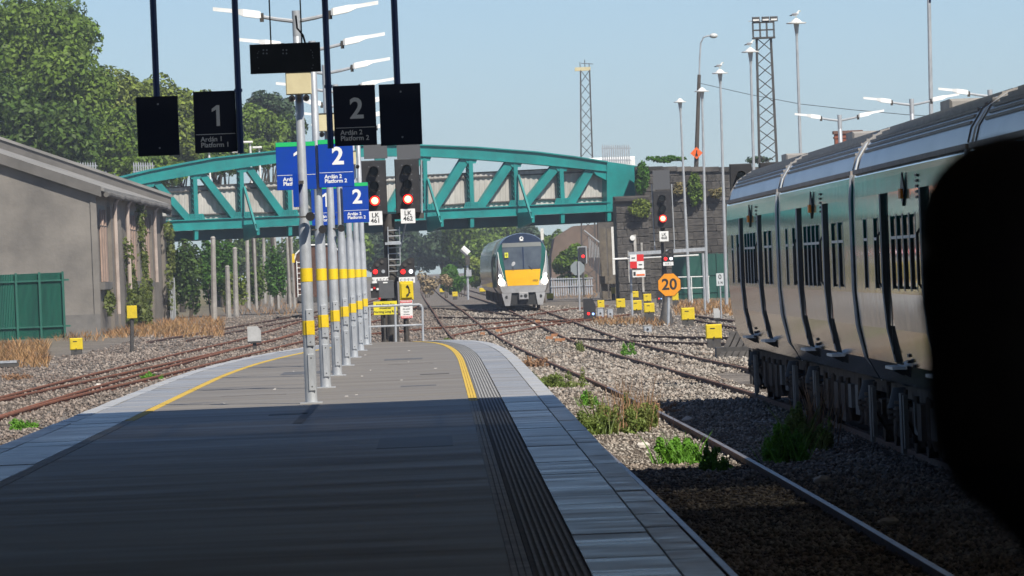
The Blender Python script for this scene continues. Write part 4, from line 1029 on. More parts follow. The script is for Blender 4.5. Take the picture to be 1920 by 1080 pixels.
        for yy in (a+0.1,b-0.1): part(sp,'step_bracket',MB().prism([(CXT-1.22,y0+yy,1.125),(CXT-1.40,y0+yy,1.125),(CXT-1.22,y0+yy,1.03)],(0,0.04,0)),BLACK)
        part(r,'handrail',MB().tube([(CXT-1.43,y0+b+0.12,2.75),(CXT-1.46,y0+b+0.12,2.7),(CXT-1.46,y0+b+0.12,2.15),(CXT-1.43,y0+b+0.12,2.1)],0.018,6),BLACK)
    # door lamp and vent slots between the doors
    for yy in (9.7,):
        lp = part(r,'indicator_plate',MB().prism([(CXT-1.418,y0+yy-0.35,3.2),(CXT-1.418,y0+yy,3.02),(CXT-1.418,y0+yy+0.35,3.2),(CXT-1.418,y0+yy,3.40)],(-0.02,0,0)),BLACK)
        part(lp,'indicator_lamp',MB().cbox((CXT-1.45,y0+yy,3.16),(0.035,0.36,0.11)),mat('amber_lamp',(0.85,0.27,0.015)))
        for k in range(5): part(r,'vent_slot',MB().cbox((CXT-1.419,y0+yy-2.2,3.10+0.06*k),(0.012,0.3,0.028)),BLACK)
        for k in range(6): part(r,'vent_slot',MB().cbox((CXT-1.30+k*0.012-0.045,y0+yy+1.5,1.17+0.07*k),(0.05,0.3,0.035)),BLACK)
    # couplings between cars
    part(r,'gangway',MB().box((CXT-0.6,y0-0.45,1.0),(CXT+0.6,y0-0.01,3.3)),RUBBER)
    part(r,'end_pillar',MB().box((CXT-1.435,y0+0.0,0.95),(CXT-1.405,y0+0.10,3.45)) if False else MB().tube([(CXT-1.1,y0+0.05,0.9),(CXT-1.31,y0+0.05,1.2),(CXT-1.40,y0+0.05,1.6),(CXT-1.43,y0+0.05,2.05),(CXT-1.43,y0+0.05,3.2),(CXT-1.40,y0+0.05,3.5)],0.03,6),GALV)
    # underframe
    rr = random.Random(int(y0*10))
    part(r,'floor_frame',MB().box((CXT-1.05,y0+0.3,0.72),(CXT+1.05,y0+CARL-0.3,0.875)),UNDER)
    for yc in (2.9,CARL-2.9):
        bg_ = part(r,'bogie',MB().box((CXT-1.05,y0+yc-1.5,0.42),(CXT-0.92,y0+yc+1.5,0.62)).box((CXT+0.92,y0+yc-1.5,0.42),(CXT+1.05,y0+yc+1.5,0.62)).box((CXT-0.92,y0+yc-0.3,0.35),(CXT+0.92,y0+yc+0.3,0.6)),UNDER)
        for dy in (-1.1,1.1):
            for sg in (-1,1):
                w = part(bg_,'wheel',MB().tube([(CXT+sg*0.75,y0+yc+dy,0.42),(CXT+sg*0.87,y0+yc+dy,0.42)],0.42,22),UNDER,True)
                part(bg_,'axle_box',MB().bbox((CXT+sg*1.0,y0+yc+dy,0.42),(0.24,0.34,0.32),0.03),UNDER)
            for k in range(4): part(bg_,'spring',MB().tube([(CXT-1.12,y0+yc+dy*0.62,0.45+k*0.07),(CXT-1.12,y0+yc+dy*0.62,0.49+k*0.07)],0.11,10),UNDER,True)
            part(bg_,'damper',MB().tube([(CXT-1.13,y0+yc+dy*0.3,0.25),(CXT-1.10,y0+yc+dy*0.34,0.66)],[0.045,0.03],8),UNDER,True)
            part(bg_,'sand_pipe',MB().tube([(CXT-1.14,y0+yc+dy*1.5,0.85),(CXT-1.16,y0+yc+dy*1.45,0.5),(CXT-0.95,y0+yc+dy*1.42,0.15)],0.028,6),UNDER,True)
        part(bg_,'air_spring',MB().tube([(CXT-1.0,y0+yc,0.60),(CXT-1.0,y0+yc,0.85)],[0.27,0.2],14),RUBBER,True)
        part(bg_,'step_board',MB().cbox((CXT-1.2,y0+yc-1.8,0.45),(0.05,0.42,0.72)),UNDER2); part(bg_,'step_board',MB().cbox((CXT-1.2,y0+yc-2.35,0.48),(0.05,0.2,0.64)),UNDER2)
    y = 5.1
    while y < CARL-5.2:
        L_ = rr.uniform(0.35,1.1); hgt = rr.uniform(0.3,0.58); dd = rr.uniform(0.0,0.25); m_ = rr.choice([UNDER,UNDER,UNDER2,BLACK])
        part(r,'underfloor_box',MB().box((CXT-1.2+dd,y0+y,0.72-hgt),(CXT-0.5,y0+y+L_,0.716)),m_)
        if rr.random() < 0.7: part(r,'hanging_pipe',MB().tube([(CXT-1.19+dd,y0+y+L_+0.06,0.8),(CXT-1.19+dd,y0+y+L_+0.08,0.45),(CXT-1.05,y0+y+L_+0.05,0.2)],0.035,6),UNDER,True)
        y += L_+rr.uniform(0.1,0.3)
    return r
c1 = railcar(91.75,'teal and silver railcar coach second from the far end, between the two body joints')
dup(c1,(CXT,91.75+19.9,0),'farthest teal and silver railcar coach beside the tall light poles')
dup(c1,(CXT,91.75-19.9,0),'railcar coach cut off by the dark silhouette at the right')
dup(c1,(CXT,91.75-39.8,0),'nearest railcar coach, only its roof showing above the dark silhouette')

dup(c1,(CXT,91.75-59.7,0),'railcar coach under the station canopy, behind the dark silhouette')
# ------------------------------------------------------------------ oncoming intercity railcar
yT = 385.0; xT = interp(T3,yT); zT = gz(yT)
tr = thing('intercity_train',(xT,yT,zT),'oncoming green train with yellow front panel and lit headlights','train')
ICG = mat('ic_green',(0.012,0.115,0.085),(0.010,0.09,0.07),scale=1,rough=0.25,coat=0.5)
ICN = mat('ic_navy',(0.016,0.026,0.055),rough=0.3,coat=0.5)
ICS = mat('ic_silver',(0.45,0.45,0.45),(0.34,0.33,0.32),scale=2,rough=0.4,metal=0.3)
ICY = mat('ic_yellow',(0.86,0.47,0.005),(0.80,0.42,0.005),scale=1.5,rough=0.4)
ICD = mat('ic_side',(0.14,0.155,0.15),(0.20,0.19,0.175),scale=0.7,rough=0.25,coat=0.4)
sec = [(-1.18,0.85),(-1.36,1.15),(-1.42,1.9),(-1.40,2.7),(-1.30,3.25),(-1.08,3.68),(-0.75,3.93),(-0.38,4.04),(0,4.08),(0.38,4.04),(0.75,3.93),(1.08,3.68),(1.30,3.25),(1.40,2.7),(1.42,1.9),(1.36,1.15),(1.18,0.85)]
def W3(x,y,z): return (xT+x,yT+y,zT+z)
def tx(y): return interp(T3,yT+max(y,0))-xT
q = MB(); sts = [(0.15,0.90),(0.6,0.965),(1.6,1.0),(6,1.0),(12,1.0),(22.8,1.0)]; k_ = len(sec)
for (y,s_) in sts:
    for (x,z) in sec: q.v.append(W3(x*s_+tx(y)*0,y+0.10*max(z-2.0,0)*(1 if y < 1 else 0),0.85+(z-0.85)*(0.985 if y < 0.5 else 1)))
for i in range(len(sts)-1):
    for k in range(k_): q.f.append((i*k_+k,i*k_+(k+1)%k_,(i+1)*k_+(k+1)%k_,(i+1)*k_+k))
q.f += [tuple(range(k_)),tuple((len(sts)-1)*k_+k for k in range(k_))]
bd = part(tr,'body',q,ICD,True)
def yf(x,z): return 0.02+0.16*(x/1.4)**2+0.10*max(z-2.0,0)
def front_patch(name, rows, m, out, parent=tr, n=8, smooth=True):
    # rows: list of (z, xl, xr); follows the bulge of the nose, real thickness
    f = MB()
    for (z,xl,xr) in rows:
        for k in range(n+1):
            x = xl+(xr-xl)*k/n; f.v.append(W3(x,yf(x,z)-out,z))
    nr = len(rows); base = len(f.v)
    for (z,xl,xr) in rows:
        for k in range(n+1):
            x = xl+(xr-xl)*k/n; f.v.append(W3(x,yf(x,z)+0.08,z))
    idx = lambda b,r,k: b+r*(n+1)+k
    for r in range(nr-1):
        for k in range(n):
            f.f.append((idx(0,r,k),idx(0,r,k+1),idx(0,r+1,k+1),idx(0,r+1,k))); f.f.append((idx(base,r,k),idx(base,r+1,k),idx(base,r+1,k+1),idx(base,r,k+1)))
    for r in range(nr-1):
        for k in (0,n): f.f.append((idx(0,r,k),idx(0,r+1,k),idx(base,r+1,k),idx(base,r,k)))
    for k in range(n):
        for r in (0,nr-1): f.f.append((idx(0,r,k),idx(0,r,k+1),idx(base,r,k+1),idx(base,r,k)))
    return part(parent,name,f,m,False)
front_patch('nose_shell',[(0.95,-1.16,1.16),(1.3,-1.25,1.25),(1.9,-1.30,1.30),(2.6,-1.29,1.29),(3.2,-1.22,1.22)],ICS,0.02)
gs = front_patch('green_surround',[(1.55,-1.00,1.00),(2.0,-1.12,1.12),(2.6,-1.24,1.24),(3.2,-1.26,1.26),(3.55,-1.10,1.10)],ICG,0.05)
front_patch('roof_dome',[(3.50,-1.13,1.13),(3.68,-1.0,1.0),(3.84,-0.80,0.80),(3.97,-0.5,0.5),(4.04,-0.15,0.15)],ICN,0.06)
ws = front_patch('windscreen',[(2.14,-0.93,0.93),(2.6,-1.0,1.0),(3.1,-1.04,1.04),(3.33,-1.05,1.05)],mat('cab_glass',(0.10,0.12,0.135),(0.055,0.065,0.08),scale=1.2,rough=0.12,spec=0.8),0.075)
for sx,m_ in ((-0.45,'cab_glass'),): part(ws,'driver_seat_figure',MB().ell(W3(sx,-0.055+yf(sx,2.35)-0.0,2.36),(0.14,0.02,0.20)),mat('seat_pale',(0.42,0.43,0.44),rough=0.6))
front_patch('destination_strip',[(3.34,-1.05,1.05),(3.56,-1.02,1.02)],mat('ic_strip',(0.20,0.21,0.20),rough=0.4),0.078)
front_patch('windscreen_pillar',[(2.14,0.02,0.09),(3.33,0.02,0.09)],ICN,0.085,ws,2)
yp = front_patch('yellow_panel',[(1.28,-0.82,0.82),(1.7,-0.90,0.90),(2.12,-0.95,0.95)],ICY,0.085)
front_patch('bumper',[(0.90,-1.10,1.10),(1.05,-1.18,1.18),(1.27,-1.24,1.24)],ICS,0.13)
for sg in (-1,1):
    front_patch('bumper_leg',[(0.22,0.74*sg,1.00*sg),(0.60,0.68*sg,1.10*sg),(0.89,0.64*sg,1.16*sg)],ICS,0.14,tr,3)
    hl = part(tr,'headlight',MB().ell(W3(sg*1.16,0.03,1.50),(0.16,0.06,0.18),12,8),HEADLIT,True)
    part(tr,'marker_light',MB().ell(W3(sg*1.22,0.07,1.83),(0.06,0.04,0.06)),WHITELIT)
    part(ws,'wiper',MB().bar(W3(sg*0.5,-0.04,2.10),W3(sg*0.42-0.1,-0.02,2.32),0.03,0.03),INK)
    part(tr,'white_edge',MB().tube([W3(sg*1.03,-0.02,1.75),W3(sg*1.22,0.02,2.5),W3(sg*1.29,0.16,3.1)],0.02,6),WHITE)
    part(tr,'buffer_hole',MB().disc(W3(sg*0.9,-0.06,0.68),0.09,0.02,12),RUBBER)
part(tr,'coupler_recess',MB().cbox(W3(0,0.25,0.6),(1.36,0.5,0.72)),RUBBER)
cp = part(tr,'coupler',MB().bbox(W3(0,-0.06,0.72),(0.5,0.3,0.38),0.03),ICS); part(cp,'coupler_cone',MB().disc(W3(0.1,-0.225,0.72),0.10,0.02,14),RUBBER); part(cp,'coupler_pin',MB().disc(W3(-0.12,-0.225,0.72),0.07,0.02,12),DARK)
nt_ = part(ws,'notice',MB().cbox(W3(-0.83,0.02,2.92),(0.19,0.02,0.27)),mat('notice_yellow',(0.72,0.72,0.05),rough=0.5)); lettering(nt_,'0',W3(-0.83,0.005,2.92),0.2,INK,0.004)
lettering(yp,'22023',W3(0.62,yf(0.62,1.5)-0.095,1.52),0.13,INK,0.002)
lg = part(tr,'emblem',MB().disc(W3(0,0.08,3.78),0.11,0.03,16),WHITE); part(lg,'emblem_centre',MB().disc(W3(0.01,0.075,3.80),0.05,0.02,10),ICN)
part(lg,'emblem_bar',MB().cbox(W3(0,0.07,3.66),(0.2,0.02,0.03)),WHITE)
for sg in (-1,1):
    for yw in (2.2,4.8,19,21.5): part(tr,'wheel',MB().tube([W3(sg*0.74,yw,0.42),W3(sg*0.88,yw,0.42)],0.42,18),UNDER,True)
part(tr,'underframe',MB().box(W3(-1.15,0.9,0.3),W3(1.15,22.5,0.84)),UNDER)
for yy in (2.3,9.5,16.5,): part(tr,'side_door',MB().box(W3(-1.435,yy,1.2),W3(-1.39,yy+0.9,3.0)),ICG)
for yy in (4.2,6.2,11.6,13.6,18.4): part(tr,'side_window',MB().box(W3(-1.432,yy,2.0),W3(-1.39,yy+1.5,2.85)),GLASS)
for k in range(1,4):
    y_ = 23.2*k; dx = interp(T3,yT+y_)-xT
    q = MB()
    for y in (y_,y_+22.7):
        dx = interp(T3,yT+y)-xT
        for (x,z) in sec: q.v.append(W3(x+dx,y,z))
    for i in range(k_): q.f.append((i,(i+1)%k_,k_+(i+1)%k_,k_+i))
    q.f += [tuple(range(k_)),tuple(range(k_,2*k_))]
    cs_ = part(tr,'coach',q,ICD,True); part(cs_,'coach_underframe',MB().box(W3(dx-1.1,y_+0.5,0.25),W3(dx+1.1,y_+22,0.84)),UNDER)

# ------------------------------------------------------------------ brown wagon half hidden by the posts
yW = 404.0; b0 = P(555,598,yW); zW = gz(yW); x0 = P(553,540,yW).x; x1 = x0+2.75
wg = thing('goods_wagon',((x0+x1)/2,yW,zW),'brown goods wagon with white ladder, standing behind the lamp posts','wagon')
BRN = mat('wagon_brown',(0.105,0.045,0.026),(0.065,0.034,0.024),scale=1.2,rough=0.7)
xc = (x0+x1)/2; sw = [(x0,1.05),(x0,3.1),(x0+0.12,3.45),(x0+0.45,3.75),(xc-0.5,3.92),(xc+0.5,3.92),(x1-0.45,3.75),(x1-0.12,3.45),(x1,3.1),(x1,1.05)]
part(wg,'body',MB().prism([(x,yW,zW+z) for x,z in sw],(0,12,0)),BRN)
part(wg,'roof_edge',MB().tube([(x,yW-0.03,zW+z+0.02) for x,z in sw[1:-1]],0.05,6),WHITE)
part(wg,'chassis',MB().box((x0+0.1,yW-0.3,zW+0.72),(x1-0.1,yW+12,zW+1.04)),DARK)
for xx in (x0+0.35,x1-0.35): part(wg,'buffer',MB().tube([(xx,yW-0.75,zW+1.0),(xx,yW-0.3,zW+1.0)],[0.2,0.1],12),DARK)
for yy in (1.6,9.5):
    for sg in (-0.78,0.78): part(wg,'wheel',MB().tube([(xc+sg-0.06,yW+yy,zW+0.46),(xc+sg+0.06,yW+yy,zW+0.46)],0.46,18),DARK,True)
la = part(wg,'ladder',MB().bar((x0+0.16,yW-0.08,zW+1.0),(x0+0.16,yW-0.08,zW+3.1),0.05,0.05).bar((x0+0.75,yW-0.08,zW+1.0),(x0+0.75,yW-0.08,zW+3.1),0.05,0.05),WHITE)
for k in range(7): part(la,'rung',MB().tube([(x0+0.16,yW-0.08,zW+1.2+0.3*k),(x0+0.75,yW-0.08,zW+1.2+0.3*k)],0.022,6),WHITE)
part(wg,'lamp_bracket',MB().cbox((x0-0.02,yW-0.06,zW+3.25),(0.14,0.1,0.5)),YEL)
# ------------------------------------------------------------------ lineside yellow cabinets
def yellow_box(x0,y0,x1,y1,ybase,label,text=True,D=None):
    b = GP((x0+x1)/2,ybase,-0.11) if D is None else P((x0+x1)/2,ybase,D)
    D = b.y; s = S(D); w = (x1-x0)/s; h = (y1-y0)/s; g = gz(D)-0.11
    c = P((x0+x1)/2,(y0+y1)/2,D); r = thing('lineside_box',(c.x,D,g),label,'lineside box','yellow lineside boxes')
    part(r,'yellow_cover',MB().bbox((c.x,D,c.z),(w,w*0.8,h),w*0.06),YELB)
    part(r,'pedestal',MB().box((c.x-w*0.42,D-w*0.34,g),(c.x+w*0.42,D+w*0.34,c.z-h/2-0.004)),DARK)
    if text:
        t = part(r,'marking',MB().cbox((c.x-w*0.08,D-w*0.4-0.004,c.z+h*0.22),(w*0.3,0.006,h*0.07)),INK)
        part(r,'latch',MB().cbox((c.x,D-w*0.4-0.01,c.z-h*0.42),(w*0.07,0.03,h*0.12)),INK)
    return r
yellow_box(1155,560,1172,577,588,'yellow box just right of the black ground signal, on a black pedestal')
yellow_box(1120,563,1133,577,596,'narrow yellow box directly beside the black ground signal')
yellow_box(1183,563,1203,582,590,'yellow box in the front row left of the 20 sign')
yellow_box(1183,546,1197,558,568,'small yellow box behind the front row, below the red and white board')
yellow_box(1206,551,1221,565,576,'small yellow box standing behind the taller one near the 20 sign')
yellow_box(1207,568,1227,586,604,'front yellow box on a tall dark pedestal just left of the 20 sign')
yellow_box(1146,539,1154,551,562,'tiny yellow box at the foot of the white pillar')
yellow_box(1277,577,1302,600,611,'larger yellow box right of the 20 sign')
yellow_box(1323,608,1353,635,655,'largest yellow box, against the dark sloping buffer by the train')
yellow_box(131,634,155,656,667,'yellow box on black base in front of the shed plinth')
yellow_box(848,547,858,556,562,'tiny yellow box between the far tracks left of the oncoming train')
yellow_box(824,541,833,548,552,'farthest tiny yellow box in the haze by the rails',False)
yellow_box(899,540,910,547,552,'tiny yellow box peeping out left of the oncoming train',False)
yellow_box(1025,550,1038,560,563,'small yellow box right beside the oncoming train')
yellow_box(1260,549,1272,563,574,'yellow slatted box just behind the 20 sign pole')
def post_box(x0,y0,x1,y1,ybase,label):
    b = GP((x0+x1)/2,ybase,-0.11); D = b.y; s = S(D); c = P((x0+x1)/2,(y0+y1)/2,D); g = gz(D)-0.11
    r = thing('marker_post',(b.x,D,g),label,'marker post')
    part(r,'post',MB().tube([(b.x,D,g),(c.x,D,c.z)],0.075,8),DARK,True); part(r,'yellow_plate',MB().bbox((c.x,D-0.1,c.z),((x1-x0)/s,0.06,(y1-y0)/s),0.01),YELB)
post_box(238,573,257,597,661,'square yellow plate on a tall black post before the shed')
post_box(1357,512,1369,530,556,'yellow plate on a dark post at the green fence, beside the train')
post_box(1262,508,1273,530,560,'yellow plate half hidden behind the 20 sign')

# 20 sign, right hand signal LK 468, small lineside signals
b = GP(1253,611,-0.11); D = b.y; s = S(D); g = gz(D)-0.11; c = P(1255,534,D)
r = thing('speed_sign',(b.x,D,g),'orange octagonal speed sign reading 20 on a grey pole','speed sign')
part(r,'panel',MB().disc((c.x,D-0.05,c.z),22.5/s,0.03,8,math.pi/8+ROLL*0),mat('sign_orange',(0.80,0.30,0.01),(0.72,0.27,0.01),scale=4,rough=0.45))
part(r,'border',MB().disc((c.x,D-0.018,c.z),23.6/s,0.02,8,math.pi/8),INK)
lettering(r,'20',(c.x,D-0.055,c.z),0.60,INK,0.014)
part(r,'pole',MB().tube([(b.x,D+0.05,g),(c.x,D+0.05,c.z+0.3)],0.06,8),GALV,True)
D2 = D+4; b = P(1243,609,D2); g2 = gz(D2)-0.11
r = thing('signal_mast',(P(1245,600,D2).x,D2,g2),'single signal mast with LK 468 plate showing red, before the stone wall','signal')
x_ = P(1246,520,D2).x
part(r,'mast',MB().tube([(x_,D2,g2),(x_,D2,P(1245,420,D2).z)],0.10,10),DARK,True)
part(r,'mast_foot',MB().tube([(x_,D2,g2),(x_,D2,g2+0.9)],[0.32,0.12],10),DARK,True)
c = P(1242,393,D2-0.3); signal_head(r,(c.x,D2-0.3,c.z),34/S(D2),70/S(D2))
u = P(1240,337,D2-0.25); part(r,'back_board',MB().cbox((u.x,D2-0.25,u.z),(32/S(D2),0.05,36/S(D2))),MATS['board_grey'])
plate(r,1245,443,D2-0.42,17/S(D2),19/S(D2),'LK\n468',0.16,bold=0.003)
for px in (1259,1222):
    a, b = P(px,345,D2), P(px+6,470,D2); part(r,'cage_rail',MB().tube([a,b],0.025,6),GALV)
c = P(1253,480,D2-0.3); shunt_head(r,(c.x,D2-0.3,c.z),20/S(D2)); plate(r,1253,494.5,D2-0.32,19/S(D2),7/S(D2),'A B C',0.10,name='route_plate')
def dwarf(x0,y0,x1,y1,ybase,label,m=BLACK,red=True):
    b = GP((x0+x1)/2,ybase,-0.11); D = b.y; s = S(D); g = gz(D)-0.11; c = P((x0+x1)/2,(y0+y1)/2,D); w = (x1-x0)/s; h = (y1-y0)/s
    r = thing('ground_signal',(c.x,D,g),label,'ground signal')
    poly = [(c.x-w/2,D,c.z-h/2),(c.x+w/2,D,c.z-h/2),(c.x+w/2,D,c.z+h*0.2),(c.x+w*0.25,D,c.z+h/2),(c.x-w/2,D,c.z+h/2)]
    part(r,'case',MB().prism(poly,(0,w*0.8,0)),m)
    if red:
        part(r,'red_light',MB().disc((c.x-w*0.1,D-0.02,c.z-h*0.2),w*0.11,0.02,12),REDLIT); part(r,'white_light',MB().disc((c.x+w*0.28,D-0.02,c.z-h*0.22),w*0.10,0.02,12),mat('blue_lamp',(0.25,0.4,0.9),emit=1.2))
    part(r,'stem',MB().box((c.x-w*0.14,D+w*0.2,g),(c.x+w*0.14,D+w*0.5,c.z-h/2)),DARK)
    part(r,'foot',MB().box((c.x-w*0.5,D+w*0.05,c.z-h/2-0.06),(c.x+w*0.5,D+w*0.65,c.z-h/2-0.004)),DARK)
dwarf(1094,560,1117,600,602,'black ground signal with a red light left of the yellow boxes')
dwarf(464,612,489,640,658,'pale grey back of a ground signal beyond the left platform edge',mat('pale_grey_enamel',(0.46,0.46,0.45),(0.36,0.36,0.35),scale=3,rough=0.6),False)
dwarf(1338,578,1350,596,607,'small white backed ground signal by the parked train',MATS['pale_grey_enamel'],False)
dwarf(1231,545,1242,566,578,'tiny ground signal with a red light left of the 20 sign')
for i,(x0,y0,x1,y1,yb_) in enumerate([(1120,577,1132,596,597),(1139,578,1150,597,598),(1207,610,1222,623,624)]):
    b = GP((x0+x1)/2,yb_,-0.11); D = b.y; s = S(D); w = (x1-x0)/s; h = (y1-y0)/s
    r = thing('cable_box',(b.x,D,b.z),['grey cable box under the narrow yellow box','grey cable box between two yellow boxes','low pale grey concrete box in front of the 20 sign'][i],'cable box')
    part(r,'case',MB().bbox((b.x,D,b.z+h/2),(w,w,h),0.03),GALV); part(r,'lid',MB().cbox((b.x,D,b.z+h+0.02),(w*1.08,w*1.05,0.035)),CONC); part(r,'port',MB().disc((b.x,D-w/2-0.01,b.z+h*0.5),w*0.16,0.02,10),INK)
# red and white chequer board with notice
c = P(1194,490,329.5); w = 26/S(329.5)/2
r = thing('chequer_board',(c.x,329.5,c.z-0.6),'red and white chequered limit board on the pipe frame','sign')
for i in (0,1):
    for j in (0,1): part(r,'square',MB().cbox((c.x+(i-0.5)*w,329.45,c.z+(j-0.5)*w),(w-0.004,0.04,w-0.004)),RED if (i+j)==0 or (i+j)==2 else WHITE) if False else part(r,'square',MB().cbox((c.x+(i-0.5)*w,329.45,c.z+(j-0.5)*w),(w-0.004,0.04,w-0.004)),RED if i==j else WHITE)
for i,j in ((0,1),(1,0)): part(r,'text_line',MB().cbox((c.x+(i-0.5)*w,329.425,c.z+(j-0.5)*w),(w*0.5,0.006,0.05)),INK)
c = P(1198,513,329.5); r = thing('notice_board',(c.x,329.5,c.z-0.2),'small white notice with red stripe under the chequered board','sign')
part(r,'panel',MB().cbox((c.x,329.45,c.z),(0.58,0.03,0.32)),WHITE); part(r,'stripe',MB().cbox((c.x+0.07,329.43,c.z-0.06),(0.38,0.01,0.08)),mat('notice_red',(0.75,0.16,0.04),rough=0.5)); part(r,'symbol',MB().cbox((c.x-0.2,329.43,c.z),(0.10,0.01,0.18)),INK)
# back of an octagon sign and thin pole near the train, small red signal beyond
b = GP(1087,583,-0.11); D = b.y; s = S(D); c = P(1083,503,D); g = gz(D)-0.11
r = thing('speed_sign',(b.x,D,g),'grey back of an octagonal sign on a thin pole right of the oncoming train','speed sign')
part(r,'panel',MB().disc((c.x,D,c.z),14/s,0.03,8,math.pi/8),mat('sign_back',(0.22,0.25,0.26),rough=0.5)); part(r,'pole',MB().tube([(b.x,D-0.05,g),(c.x+0.05,D-0.05,c.z+0.35)],0.05,8),GALV,True)
D = 520.; c = P(1092,478,D); r = thing('signal_mast',(c.x,D,gz(D)-0.11),'distant signal with a red light under the bridge','signal')
part(r,'head',MB().bbox((c.x,D,c.z),(0.5,0.25,1.1),0.02),BLACK); part(r,'red_light',MB().disc((c.x+0.05,D-0.15,c.z-0.1),0.11,0.02,14),REDLIT); part(r,'frame',MB().box((c.x-0.33,D+0.13,c.z-0.62),(c.x+0.33,D+0.18,c.z+0.62)),GALV); part(r,'mast',MB().tube([(c.x,D+0.1,gz(D)-0.11),(c.x,D+0.1,c.z)],0.08,8),DARK,True)
D = 560.; c = P(870,472,D); r = thing('lineside_lamp',(P(877,545,D).x,D,gz(D)-0.11),'pale angled lamp head on a post left of the oncoming train','lamp')
part(r,'lamp_head',MB().tube([P(866,465,D),P(878,476,D)],0.28,8),WHITE,True); part(r,'post',MB().tube([(P(877,545,D).x,D,gz(D)-0.11),(P(876,478,D).x,D,P(876,478,D).z)],0.10,6),GALV,True); part(r,'box',MB().cbox((P(877,490,D).x,D-0.1,P(877,488,D).z),(0.35,0.3,0.7)),DARK); part(r,'plate',MB().cbox((P(879,512,D).x,D-0.1,P(879,512,D).z),(0.42,0.2,0.5)),GALV)

# ------------------------------------------------------------------ tall disc lamps with gulls, towers, masts on the right
def gull(p, label, flip=1):
    r = thing('gull',p,label,'gull','gulls resting on the lamps'); x,y,z = p; r.scale = (0.7,0.7,0.7)
    q = MB().tube([(x-0.26*flip,y,z+0.20),(x-0.12*flip,y,z+0.20),(x+0.02*flip,y,z+0.24),(x+0.12*flip,y,z+0.32),(x+0.15*flip,y,z+0.42),(x+0.20*flip,y,z+0.45),(x+0.24*flip,y,z+0.44)],[0.02,0.07,0.10,0.075,0.045,0.045,0.02],8)
    b_ = part(r,'body',q,WHITE,True)
    GW = mat('gull_grey',(0.25,0.26,0.28),rough=0.7)
    for sg in (-1,1): part(r,'wing',MB().ell((x-0.06*flip,y+sg*0.075,z+0.26),(0.19,0.03,0.07)),GW,True)
    part(r,'beak',MB().tube([(x+0.235*flip,y,z+0.44),(x+0.32*flip,y,z+0.42)],[0.018,0.004],6),YEL,True)
    part(r,'tail',MB().tube([(x-0.24*flip,y,z+0.2),(x-0.40*flip,y,z+0.17)],[0.045,0.02],6),INK)
    for sg in (-1,1): part(r,'leg',MB().tube([(x+0.0*flip,y+sg*0.03,z),(x+0.0*flip,y+sg*0.03,z+0.18)],0.009,5),YEL)
def disc_lamp(top, base, D, label, g=None, rad=19, gullflip=0, gl=''):
    t = P(top[0],top[1],D); s = S(D); gg = gz(D)-0.11; bx = P(base[0],base[1],D).x
    r = thing('disc_lamp_post',(bx,D,gg),label,'lamp post','tall disc lamps on the right')
    R = rad/s
    part(r,'pole',MB().tube([(bx,D,gg),(bx*0.5+t.x*0.5,D,(gg+t.z)/2),(t.x,D,t.z-0.1)],[0.095,0.075,0.055],8),GALV,True)
    part(r,'collar',MB().tube([(t.x,D,t.z-0.55),(t.x,D,t.z-0.02)],[0.06,0.13],8),GALV,True)
    part(r,'lamp_disc',MB().tube([(t.x,D,t.z-0.03),(t.x,D,t.z+0.01),(t.x,D,t.z+0.045),(t.x,D,t.z+0.11),(t.x,D,t.z+0.2)],[R*0.98,R,R*0.55,R*0.42,R*0.12],20),WHITE,True)
    if gullflip: gull((t.x,D,t.z+0.2),gl,gullflip)
# all stand on the ground well behind the parked train
disc_lamp((1275,191),(1293,557),400,'leftmost slim disc lamp on the right, beside the LK 468 signal',rad=12)
disc_lamp((1316,171),(1326,560),380,'slim disc lamp just right of the wooden pole, without a bird',rad=14)
disc_lamp((1350,137),(1362,560),360,'disc lamp with a gull between wooden pole and lattice tower',rad=15,gullflip=1,gl='gull on the lowest of the three bird lamps')
disc_lamp((1407,97),(1420,562),335,'disc lamp with a gull just left of the floodlight tower',rad=17,gullflip=1,gl='gull leaning right beside the floodlight tower')
disc_lamp((1493,43),(1510,565),310,'tallest disc lamp with a gull, right of the floodlight tower',rad=19,gullflip=1,gl='gull on the tallest disc lamp')
D = 280.; bx = P(1752,560,D).x; tx_ = P(1741,-40,D)
r = thing('disc_lamp_post',(bx,D,gz(D)-0.11),'tall lamp pole rising out of the top edge above the train','lamp post','tall disc lamps on the right')
part(r,'pole',MB().tube([(bx,D,gz(D)-0.11),(tx_.x,D,tx_.z)],[0.11,0.075],8),GALV,True); part(r,'lamp_disc',MB().tube([(tx_.x,D,tx_.z),(tx_.x,D,tx_.z+0.05),(tx_.x,D,tx_.z+0.2)],[0.4,0.42,0.1],16),WHITE,True)

def lattice(px, pytop, pybase_w, D, wt, wb, label, head, n=16, gdrop=None):
    t = P(px[0],pytop,D); bx = P(px[1],500,D).x; g = gz(D)-0.11; zt_ = t.z
    r = thing('lattice_tower',(bx,D,g),label,'tower','lattice towers')
    legs = []
    for sx,sy in ((-1,-1),(1,-1),(1,1),(-1,1)):
        a = Vector((bx+sx*wb/2,D+sy*wb/2,g)); b = Vector((t.x+sx*wt/2,D+sy*wt/2,zt_)); legs.append((a,b))
        part(r,'leg',MB().bar(a,b,0.10,0.10),DARK)
    for f in range(4):
        (a0,b0),(a1,b1) = legs[f],legs[(f+1)%4]
        for k in range(n):
            t0,t1 = k/n,(k+1)/n
            p,q_ = (a0.lerp(b0,t0),a1.lerp(b1,t1)) if k%2 == 0 else (a1.lerp(b1,t0),a0.lerp(b0,t1))
            part(r,'brace',MB().bar(p,q_,0.055,0.055),DARK)
    return r, t
MATS['tower_steel'] = None; del MATS['tower_steel']
r, t = lattice((1432,1447),72,305,430,0.85,1.25,'tall lattice floodlight tower with caged platform on top',True,20)
D = 430.; s = S(D)
